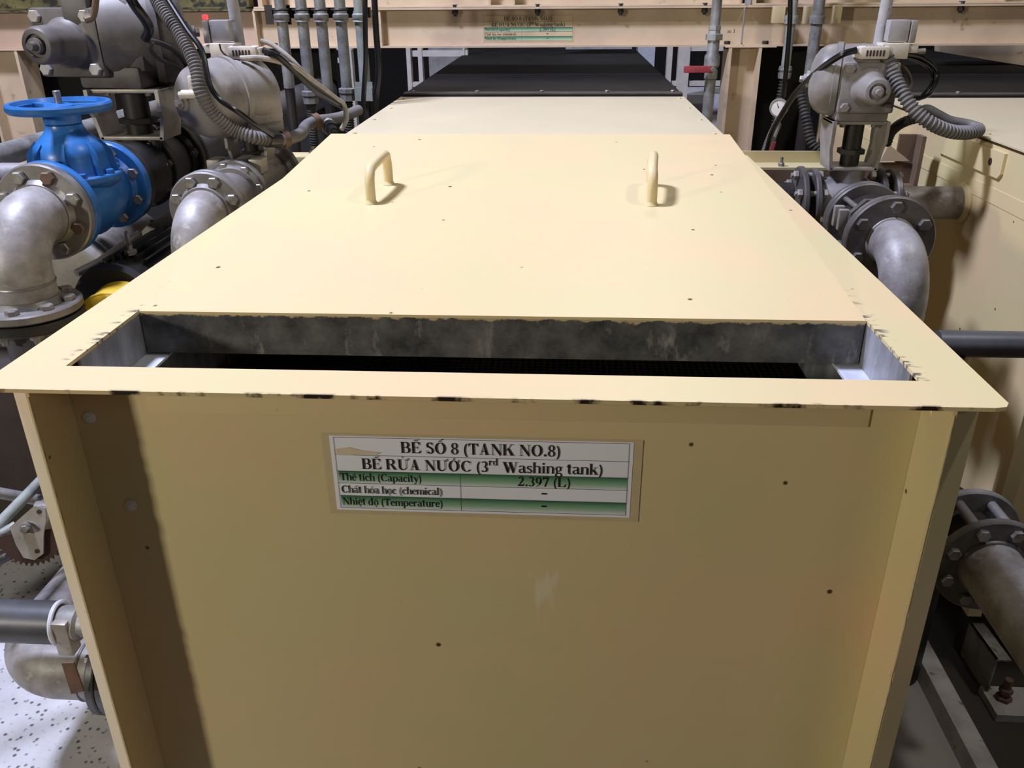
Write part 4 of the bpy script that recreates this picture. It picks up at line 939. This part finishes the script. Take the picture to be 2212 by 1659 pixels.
bm = B(); tube(bm, [V(xl, .722, zl), V(xl, .76, zl)] + bend((xl, .765, zl), (0, 1, 0), (0, 0, -1), .09, 10) + [V(xl, .855, -1.149)], .057, 28); obj('pipe', bm, 'dark', t)
t = thing('pipe_support', 'low galvanised channel stand with a rusty clamp nut beneath the thick lower right pipe', 'stand', (1.0, .75, -1.15))
a = px(2094, 1345, 'Z', -1.03); b_ = px(2152, 1425, 'Z', -1.03); d = b_ - a; q = V(.012, .004, 0)
bm = B(); prism(bm, [a, b_, b_ - V(0, 0, .10), a - V(0, 0, .10)], V(.006, .002, 0)); prism(bm, [a, b_, b_ + V(.035, 0, 0), a + V(.035, 0, 0)], (0, 0, -.005)); obj('channel', bm, 'galv', t)
bm = B(); bx(bm, b_ + V(-.006, -.07, -.12), b_ + V(.12, .02, -.10)); obj('foot_pad', bm, 'kerb', t)
e = b_ + V(.03, -.02, -.10)
bm = B(); cyl(bm, e, e + V(0, 0, .06), .009, seg=12); hexhead(bm, e, (0, 0, 1), .018, .012); hexhead(bm, e + V(0, 0, .022), (0, 0, 1), .015, .012); obj('clamp_nut', bm, 'rust_bolt', t)
bm = B(); bx(bm, a + V(.006, .0, -.12), a + V(.04, .05, -.0052)); obj('post', bm, 'dark', t)

# ------------------------------------------------------------------ riser pipes and cables at centre left
def riser(xt, yb, label, mat, hose=False, clampz=False, Yp=1.98, r=.017, group='riser pipes left of the black cover'):
    p = px(xt, 0, 'Y', Yp); zb = px(xt + 8, yb, 'Y', Yp).z
    t = thing('riser_pipe', label, 'pipe', (p.x, Yp, zb), group)
    bm = B(); cyl(bm, (p.x, Yp, zb), (p.x, Yp, .95), r, seg=20); obj('pipe', bm, mat, t)
    zc = px(xt, 36, 'Y', Yp).z
    bm = B(); lathe(bm, (p.x, Yp, zc - .014), (0, 0, 1), [(0, r), (.0, r + .006), (.005, r + .004), (.010, r + .007), (.02, r + .007), (.024, r + .003), (.03, r + .003)], 20); obj('coupling', bm, mat, t)
    if hose:
        bm = B(); lathe(bm, (p.x, Yp, zb - .038), (0, 0, 1), [(0, r + .003), (.0, r + .007), (.018, r + .008), (.018, r + .004), (.024, r + .010), (.036, r + .010), (.040, r)], 8); obj('union', bm, 'galv', t)
        bm = B(); tube(bm, [V(p.x, Yp, zb - .035), V(p.x - .005, Yp + .01, zb - .20), V(p.x - .01, Yp + .02, zb - .5)], r - .001, 14, (.008, .003)); obj('hose_tail', bm, 'darkhose', t)
    else:
        bm = B(); cyl(bm, (p.x, Yp, zb - .5), (p.x, Yp, zb - .0005), r * .9, seg=16); obj('lower_pipe', bm, 'dark', t)
    return t
riser(604, 190, 'leftmost grey riser pipe left of the black cover, beside the slotted white plug', 'galv')
riser(649, 196, 'second riser pipe from the left, with a union nut above a dark hose', 'galv', True)
riser(690, 200, 'middle riser pipe of the five left of the black cover', 'galv')
riser(733, 190, 'fourth riser pipe from the left, with a union nut by the grey cables', 'galv', True)
t = riser(775, 178, 'pale greenish riser pipe nearest the black cables', 'palepipe')
p = px(783, 188, 'Y', 1.975)
bm = B(); bx(bm, (p.x - .02, 1.965, p.z - .018), (p.x + .035, 1.96, p.z + .016)); bx(bm, (p.x - .022, 1.955, p.z - .04), (p.x + .034, 1.959, p.z + .0)); obj('clamp_plate', bm, 'palepipe', t)
p = px(590, 52, 'Y', 2.06); q = px(805, 15, 'Y', 2.06)
t = thing('pipe_rack', 'dark clamp bar holding the five riser pipes', 'clamp bar', ((p.x + q.x) / 2, 2.05, p.z))
bm = B(); bx(bm, (p.x, 2.012, p.z + .018), (q.x, 2.03, q.z)); obj('bar', bm, 'dark', t)
for k, xx in enumerate((604, 649, 690, 733)):
    a = px(xx, 30, 'Y', 1.98); bm = B(); torus(bm, (a.x, 1.985, a.z + .012), (0, 0, 1), .0235, .0035, 20, 6); obj('u_bolt', bm, 'dark', t)
for xx in (590, 628):
    bm = B(); a = px(xx, 52, 'Y', 2.04); bx(bm, (a.x - .012, 2.008, a.z), (a.x + .012, 2.0115, a.z + .055)); obj('tab', bm, 'dark', t)
def cable(name, label, pts, r, mat, rib=None, n=10, group=None, cat='cable'):
    P = catmull([px(*q[:2], 'Y', q[2]) for q in pts], n)
    bm = B(); tube(bm, P, r, 10 if r < .01 else 16, rib)
    return tag(obj(name, bm, mat, loc=tuple(P[0])), label, cat, group)
cable('power_cable', 'glossy black cable hanging straight in front of the palest riser pipe', [(788, -60, 1.90), (789, 60, 1.90), (790, 130, 1.90), (786, 200, 1.91), (783, 260, 1.92)], .0075, 'cable')
cable('power_cable', 'black cable hanging right of the palest riser pipe beside the black cover', [(806, -60, 1.96), (812, 60, 1.96), (818, 150, 1.96), (812, 210, 1.96), (806, 290, 1.97)], .0095, 'cable')

# ------------------------------------------------------------------ solenoid units, hoses and cables at left
def solenoid(label, o, d, mats=('white_plastic',), lamp=False):
    """pilot valve block with slotted coil; d = +1 coil to the right, -1 to the left"""
    x, y, z = o
    t = thing('solenoid_valve', label, 'solenoid valve', o)
    bm = B(); bx(bm, (x - .030, y - .02, z), (x + .030, y + .03, z + .034), .002); bx(bm, (x - .042 * d - .012, y - .012, z + .012), (x - .042 * d + .012, y + .012, z + .03), .003); obj('valve_block', bm, 'white_plastic', t)
    bm = B(); box(bm, (x + d * .050, y - .014, z + .014), (.068, .040, .028), None, .007); cl = obj('coil', bm, 'white_plastic', t)
    for row, zz in ((-1, .006), (1, .0)):
        for k in range(6):
            bm = B()
            if row < 0: bx(bm, (x + d * (.030 + k * .0075) - .002, y - .0352, z + .007), (x + d * (.030 + k * .0075) + .0016, y - .0338, z + .020))
            else: bx(bm, (x + d * (.030 + k * .0075) - .002, y - .028, z + .0277), (x + d * (.030 + k * .0075) + .0016, y - .016, z + .0286))
            obj('slot', bm, 'slot', cl)
    bm = B(); bx(bm, (x + d * .086 - .006, y - .026, z + .004), (x + d * .086 + .006, y - .002, z + .024), .002); obj('cable_gland', bm, 'white_plastic', t)
    bm = B(); box(bm, (x - d * .004, y + .004, z + .060), (.046, .03, .046), None, .003); obj('connector', bm, 'kerb', t)
    bm = B(); box(bm, (x - d * .036, y - .004, z + .058), (.014, .02, .048), None, .002); obj('terminal_plug', bm, 'bracket', t)
    if lamp:
        bm = B(); box(bm, (x - d * .036, y - .004, z + .089), (.012, .014, .012), None, .004); obj('indicator_lamp', bm, 'red_lamp', t, 'small lit red lamp')
    bm = B(); cyl(bm, (x + d * .022, y + .036, z + .02), (x + d * .018, y + .036, z + .15), .0135, seg=18); cyl(bm, (x + d * .018, y + .036, z + .15), (x + d * .018, y + .036, z + .175), .012, seg=18); obj('exhaust_silencer', bm, 'kerb', t)
    bm = B(); cyl(bm, (x, y + .01, z - .010), (x, y + .01, z), .011, seg=14); obj('mounting_nipple', bm, 'dark', t)
    return t
o = px(490, 126, 'Y', 1.29)
solenoid('white solenoid valve with a lit red lamp on top of the domed actuator', tuple(o), 1, lamp=True)
o = px(1925, 126, 'Y', 1.37)
solenoid('white slotted solenoid valve on top of the right-hand actuator', tuple(o), -1)
cable('corrugated_hose', 'long dusty grey corrugated hose sweeping past the domed actuator', [(318, -40, 1.30), (345, 10, 1.22), (390, 75, 1.17), (422, 140, 1.13), (434, 200, 1.11), (462, 245, 1.12), (505, 280, 1.14), (548, 296, 1.15), (585, 302, 1.19)], .0158, 'hose', (.0075, .003), 14, cat='hose')
cable('corrugated_hose', 'bent end of grey hose between the two rusty clamps beside the lid', [(585, 302, 1.195), (615, 301, 1.25), (648, 290, 1.36), (662, 272, 1.46), (682, 262, 1.50), (712, 258, 1.56), (740, 252, 1.62), (775, 238, 1.70)], .0150, 'hose', (.0075, .0012), 12, cat='hose')
for (a, b, yy, d, lab) in ((616, 301, 1.25, (1, .9, .05), 'rusty brown hose clamp on the grey hose near the cream bracket'), (683, 262, 1.50, (.8, .7, .2), 'rusty brown hose clamp on the grey hose nearer the cover plate')):
    p = px(a, b, 'Y', yy); bm = B(); d = V(*d).normalized(); lathe(bm, p - d * .008, d, [(0, .0155), (0, .0205), (.016, .0205), (.016, .0155)], 24); tag(obj('hose_clamp', bm, 'clamp', loc=tuple(p)), lab, 'clamp')
t = thing('hose_bracket', 'small pale clip with a bolt on the left side of the corrugated hose', 'clip', tuple(px(416, 188, 'Y', 1.12)))
p = px(417, 180, 'Y', 1.12)
bm = B(); box(bm, p, (.018, .014, .032), None, .003); obj('clip', bm, 'white_plastic', t)
p = px(412, 204, 'Y', 1.11)
bm = B(); cyl(bm, p + V(-.020, 0, 0), p + V(.014, 0, 0), .0095, seg=16, bev=.001); hexhead(bm, p + V(-.019, 0, 0), (-1, 0, 0), .007, .008); obj('bolt', bm, 'white_plastic', t)
p = px(590, 302, 'Y', 1.20)
bm = B(); tube(bm, [px(575, 302, 'Y', 1.178), px(590, 302, 'Y', 1.20), px(600, 302, 'Y', 1.22)], .0175, 16); tag(obj('tape_wrap', bm, 'cable', loc=tuple(p)), 'black tape wrapped round the grey hose just left of its first clamp', 'tape')
cable('power_cable', 'glossy black cable running beside the grey corrugated hose below the dome', [(338, -40, 1.22), (402, 60, 1.14), (436, 110, 1.11), (452, 180, 1.085), (474, 214, 1.085), (512, 240, 1.09), (550, 268, 1.12), (588, 292, 1.18)], .006, 'cable')
cable('power_cable', 'thick black cable bundle dropping onto the right of the largest actuator', [(262, -40, 1.10), (290, 10, 1.10), (312, 40, 1.12), (322, 62, 1.14), (314, 82, 1.16)], .0105, 'cable')
cable('power_cable', 'thin dark looped cable behind the corrugated hose right of the largest actuator', [(312, 85, 1.17), (350, 95, 1.20), (385, 115, 1.24), (410, 150, 1.30), (418, 190, 1.34)], .0055, 'darkhose')
cable('power_cable', 'thin dark cable looping below the one right of the largest actuator', [(330, 92, 1.17), (324, 105, 1.17), (345, 128, 1.2), (385, 145, 1.25), (425, 175, 1.33)], .0045, 'darkhose')
cable('signal_cable', 'grey cable arching from the red-lamp solenoid towards the cover plate', [(520, 126, 1.24), (570, 126, 1.24), (625, 140, 1.28), (655, 160, 1.32), (690, 185, 1.38), (725, 212, 1.45), (742, 225, 1.48), (748, 255, 1.47), (738, 280, 1.45)], .0065, 'grey_cable')
cable('signal_cable', 'upper grey cable running down right from behind the slotted white plug', [(563, 88, 1.34), (590, 98, 1.34), (625, 125, 1.33), (655, 155, 1.34), (690, 186, 1.40), (735, 222, 1.49)], .0060, 'grey_cable')
cable('signal_cable', 'black sleeved cable under the grey cables, left of the lid', [(568, 108, 1.25), (600, 122, 1.25), (640, 158, 1.30), (680, 195, 1.36), (720, 220, 1.44), (740, 232, 1.49)], .0070, 'cable')
cable('signal_cable', 'brown thin wire hanging under the red-lamp solenoid', [(474, 95, 1.25), (480, 112, 1.25), (500, 126, 1.25), (522, 129, 1.245)], .002, 'slot')
P = [px(700, 262, 'Y', 1.56), px(716, 280, 'Y', 1.50)]
t = thing('cable_gland', 'black threaded cable gland lying beside the cover plate edge', 'cable gland', tuple(P[1]))
bm = B(); d = (P[1] - P[0]).normalized(); lathe(bm, P[1] - d * .02, d, [(0, .016), (.01, .019), (.02, .019), (.021, .015), (.045, .014), (.046, .009), (.06, .008)], 18); obj('body', bm, 'cable', t)
bm = B(); lathe(bm, P[1] - d * .034, d, [(0, .014), (.0, .021), (.014, .021), (.014, .014)], 12); obj('locknut', bm, 'bracket', t)
cable('signal_cable', 'pinkish grey cable end on top of the largest actuator at upper left', [(210, -40, 1.1), (206, 10, 1.1), (200, 36, 1.1), (184, 44, 1.09)], .007, 'brown')
o = px(178, 30, 'Y', 1.2)
bm = B(); box(bm, px(172, 18, 'Y', 1.22), (.06, .05, .07), None, .006); tag(obj('terminal_box', bm, 'dull_actuator', loc=tuple(o)), 'small grimy terminal box on top of the largest actuator', 'box')

# ------------------------------------------------------------------ right-hand hoses, risers, gauge
cable('corrugated_hose', 'grey ribbed hose falling from the right-hand solenoid to the neighbouring tank', [(1918, 125, 1.36), (1932, 165, 1.34), (1954, 208, 1.31), (1980, 243, 1.29), (2014, 268, 1.28), (2055, 284, 1.29), (2095, 286, 1.32), (2116, 280, 1.35)], .0165, 'hose', (.010, .0035), 14, cat='hose')
cable('corrugated_hose', 'smooth grey hose returning behind the ribbed hose at the right', [(2116, 278, 1.36), (2090, 270, 1.38), (2050, 262, 1.38), (2022, 248, 1.38), (2000, 238, 1.38), (1985, 250, 1.38)], .0135, 'hose', None, 12, cat='hose')
cable('power_cable', 'black cable arching from the right-hand solenoid down behind the lid', [(1850, 108, 1.34), (1815, 120, 1.34), (1765, 155, 1.40), (1720, 200, 1.50), (1690, 245, 1.60), (1668, 285, 1.70), (1655, 330, 1.75)], .0075, 'cable')
cable('power_cable', 'thin black cable looping right of the ribbed hose at upper right', [(1945, 115, 1.40), (1985, 122, 1.42), (2018, 145, 1.44), (2024, 170, 1.44), (2005, 205, 1.42), (1960, 218, 1.38)], .0050, 'cable')
cable('power_cable', 'inner black cable loop beside the ribbed hose at upper right', [(1945, 122, 1.41), (1980, 130, 1.43), (2010, 150, 1.45), (2012, 180, 1.45), (1985, 215, 1.42)], .0045, 'cable')
cable('signal_cable', 'tan curved wire between the ribbed hose and the black loops', [(1940, 132, 1.42), (1960, 155, 1.42), (1968, 180, 1.42), (1958, 205, 1.40)], .0042, 'brown')
cable('signal_cable', 'pale cable end lying beside the right-hand solenoid block', [(1940, 105, 1.42), (1965, 112, 1.42), (1998, 110, 1.42)], .0065, 'grey_cable')
cable('corrugated_hose', 'dark ribbed hose hanging behind the right-hand yoke', [(1730, 200, 1.75), (1742, 260, 1.72), (1755, 310, 1.70), (1790, 345, 1.68)], .014, 'darkhose', (.010, .003), 10, cat='hose')
cable('corrugated_hose', 'dark hose end emerging right of the right-hand yoke', [(1990, 252, 1.40), (1950, 265, 1.44), (1925, 285, 1.48), (1915, 310, 1.5)], .013, 'darkhose', (.010, .002), 10, cat='hose')
# red-levered riser
p = px(1545, 50, 'Y', 2.30)
t = thing('riser_pipe', 'grey riser pipe with a red lever valve right of the black cover', 'pipe', (p.x, 2.30, -1.15))
bm = B(); cyl(bm, (p.x, 2.30, .262), (p.x, 2.30, .95), .0165, seg=24); obj('upper_pipe', bm, 'galv', t)
z1 = px(1542, 78, 'Y', 2.3).z
bm = B(); lathe(bm, (p.x, 2.30, z1 - .012), (0, 0, 1), [(0, .022), (0, .030), (.018, .030), (.020, .022), (.03, .020), (.032, .022), (.045, .021), (.046, .0165)], 6); obj('union_nut', bm, 'galv', t)
z2_ = px(1535, 172, 'Y', 2.3).z
bm = B(); lathe(bm, (p.x, 2.30, z2_), (0, 0, 1), [(0, .018), (.004, .022), (.03, .022), (.035, .018), (.045, .026), (.075, .026), (.085, .020), (z1 - .012 - z2_, .020)], 20); vb = obj('ball_valve', bm, 'galv', t)
zl_ = px(1545, 148, 'Y', 2.3).z; a = px(1478, 150, 'Y', 2.27)
bm = B(); cyl(bm, (p.x, 2.30, zl_), (p.x, 2.262, zl_), .008, seg=14); hexhead(bm, (p.x, 2.264, zl_), (0, -1, 0), .009, .008); obj('valve_stem', bm, 'bolt', vb)
bm = B(); box(bm, ((a.x + p.x) / 2 - .004, 2.268, zl_), (p.x - a.x - .004, .008, .022), None, .003); obj('lever', bm, 'red', vb, 'red dipped lever')
bm = B(); cyl(bm, (p.x, 2.30, -1.15), (p.x, 2.30, z2_), .0185, seg=24); obj('lower_pipe', bm, 'galv', t)
def clamp_plate(xs, label):
    t = thing('clamp_plate', label, 'clamp plate', tuple(px(xs[0][0], 30, 'Y', 2.765)))
    for a, b, c, d in xs:
        p, q = px(a, d, 'Y', 2.765), px(b, c, 'Y', 2.765); bm = B(); bx(bm, (p.x, 2.757, p.z), (q.x, 2.795, q.z), .002); obj('plate', bm, 'cream', t)
clamp_plate([(1668, 1697, 13, 50), (1735, 1756, 13, 52)], 'pair of cream clamp plates on the beam behind the grey risers')
clamp_plate([(1797, 1820, 12, 51)], 'single cream clamp plate on the beam right of the thicker grey riser')
def right_riser(xt, yt, xb, yb, r, label, mat):
    a, b = px(xt, yt, 'Y', 2.68), px(xb, yb, 'Y', 2.68)
    t = thing('riser_pipe', label, 'pipe', tuple(b))
    bm = B(); cyl(bm, (a.x, 2.68, .95), (a.x, 2.68, b.z), r, seg=20); obj('pipe', bm, mat, t)
    c = px(xt, 42, 'Y', 2.68); bm = B(); lathe(bm, (a.x, 2.68, c.z - .014), (0, 0, 1), [(0, r), (0, r + .008), (.008, r + .006), (.02, r + .008), (.028, r + .006), (.028, r)], 18); obj('coupling', bm, mat, t)
    return t, a.x, b.z
t, xa, zz = right_riser(1712, 20, 1690, 142, .017, 'thinner grey riser ending in a ribbed hose above the round gauge', 'palepipe')
bm = B(); lathe(bm, (xa, 2.68, zz - .045), (0, 0, 1), [(0, .024), (.02, .026), (.021, .02), (.03, .026), (.042, .024), (.045, .018)], 12); obj('union', bm, 'galv', t)
bm = B(); tube(bm, [V(xa, 2.68, zz - .044), V(xa - .006, 2.68, zz - .12), V(xa - .02, 2.67, zz - .30), V(xa - .03, 2.66, zz - .6)], .0165, 14, (.012, .005)); obj('hose_tail', bm, 'darkhose', t)
t, xb_, zz = right_riser(1768, 20, 1750, 170, .021, 'thicker grey riser passing behind the right-hand actuator', 'galv')
bm = B(); cyl(bm, (xb_, 2.68, -1.15), (xb_, 2.68, zz - .0005), .02, seg=16); obj('lower_pipe', bm, 'dark', t)
cable('power_cable', 'straight black cable in front of the thinner right-hand riser', [(1708, -60, 2.5), (1706, 50, 2.5), (1698, 150, 2.5), (1692, 210, 2.5)], .0085, 'cable')
g = px(1682, 233, 'Y', 2.05)
t = thing('pressure_gauge', 'round white-faced pressure gauge behind the lid at right', 'gauge', tuple(g))
d = (CAM - V(0, 0, ZO) - g).normalized(); d = V(d.x - .25, d.y, d.z * .6).normalized()
bm = B(); lathe(bm, g, d, [(-.022, .020), (-.018, .027), (0, .029), (.004, .028), (.004, .024), (.001, .0235)], 36, False); cyl(bm, g - d * .02, g - d * .021, .02); obj('case', bm, 'galv', t)
bm = B(); cyl(bm, g - d * .001, g + d * .0012, .0236, seg=36); dial = obj('dial', bm, 'white_steel', t)
bm = B(); sdx, sdy, _ = frame(d)
prism(bm, [g + d * .0014 + sdx * .002, g + d * .0014 - sdx * .002, g + d * .0014 + sdy * .018 - sdx * .008], d * .0006); obj('needle', bm, 'ink', dial)
bm = B(); cyl(bm, g + V(0, 0, -.028), g + V(-.006, 0, -.062), .007, seg=12); obj('stem', bm, 'galv', t)
p = px(1672, 300, 'Y', 1.86)
t = thing('needle_valve', 'ribbed hose and small red-levered cock beside the lid edge at right', 'valve', tuple(p))
bm = B(); tube(bm, catmull([px(1678, 270, 'Y', 2.03), px(1664, 300, 'Y', 1.95), px(1652, 335, 'Y', 1.9), px(1645, 365, 'Y', 1.88)], 8), .0145, 14, (.011, .0045)); obj('hose_tail', bm, 'hose', t)
bm = B(); cyl(bm, px(1676, 278, 'Y', 1.97), px(1668, 300, 'Y', 1.92), .010, seg=14); obj('cock_body', bm, 'galv', t)
bm = B(); a, b_ = px(1672, 308, 'Y', 1.86), px(1657, 345, 'Y', 1.86); prism(bm, [a + V(-.004, 0, 0), a + V(.006, 0, .002), b_ + V(.009, 0, 0), b_ + V(-.001, 0, 0)], (0, .006, 0)); obj('lever', bm, 'red', t, 'thin red lever')
bm = B(); a = px(1657, 352, 'Y', 1.85); bx(bm, a - V(.013, 0, .006), a + V(.015, .02, .004), .002); obj('lever_stop', bm, 'galv', t)
p = px(1700, 345, 'Y', 1.72)
bm = B(); torus(bm, p - V(0, 0, .02), (.6, -.8, .1), .036, .007, 36, 8, 1.6); tag(obj('pipe_ring', bm, 'grey', loc=tuple(p)), 'grey ring flange behind the lid left of the cream angle bracket', 'flange')
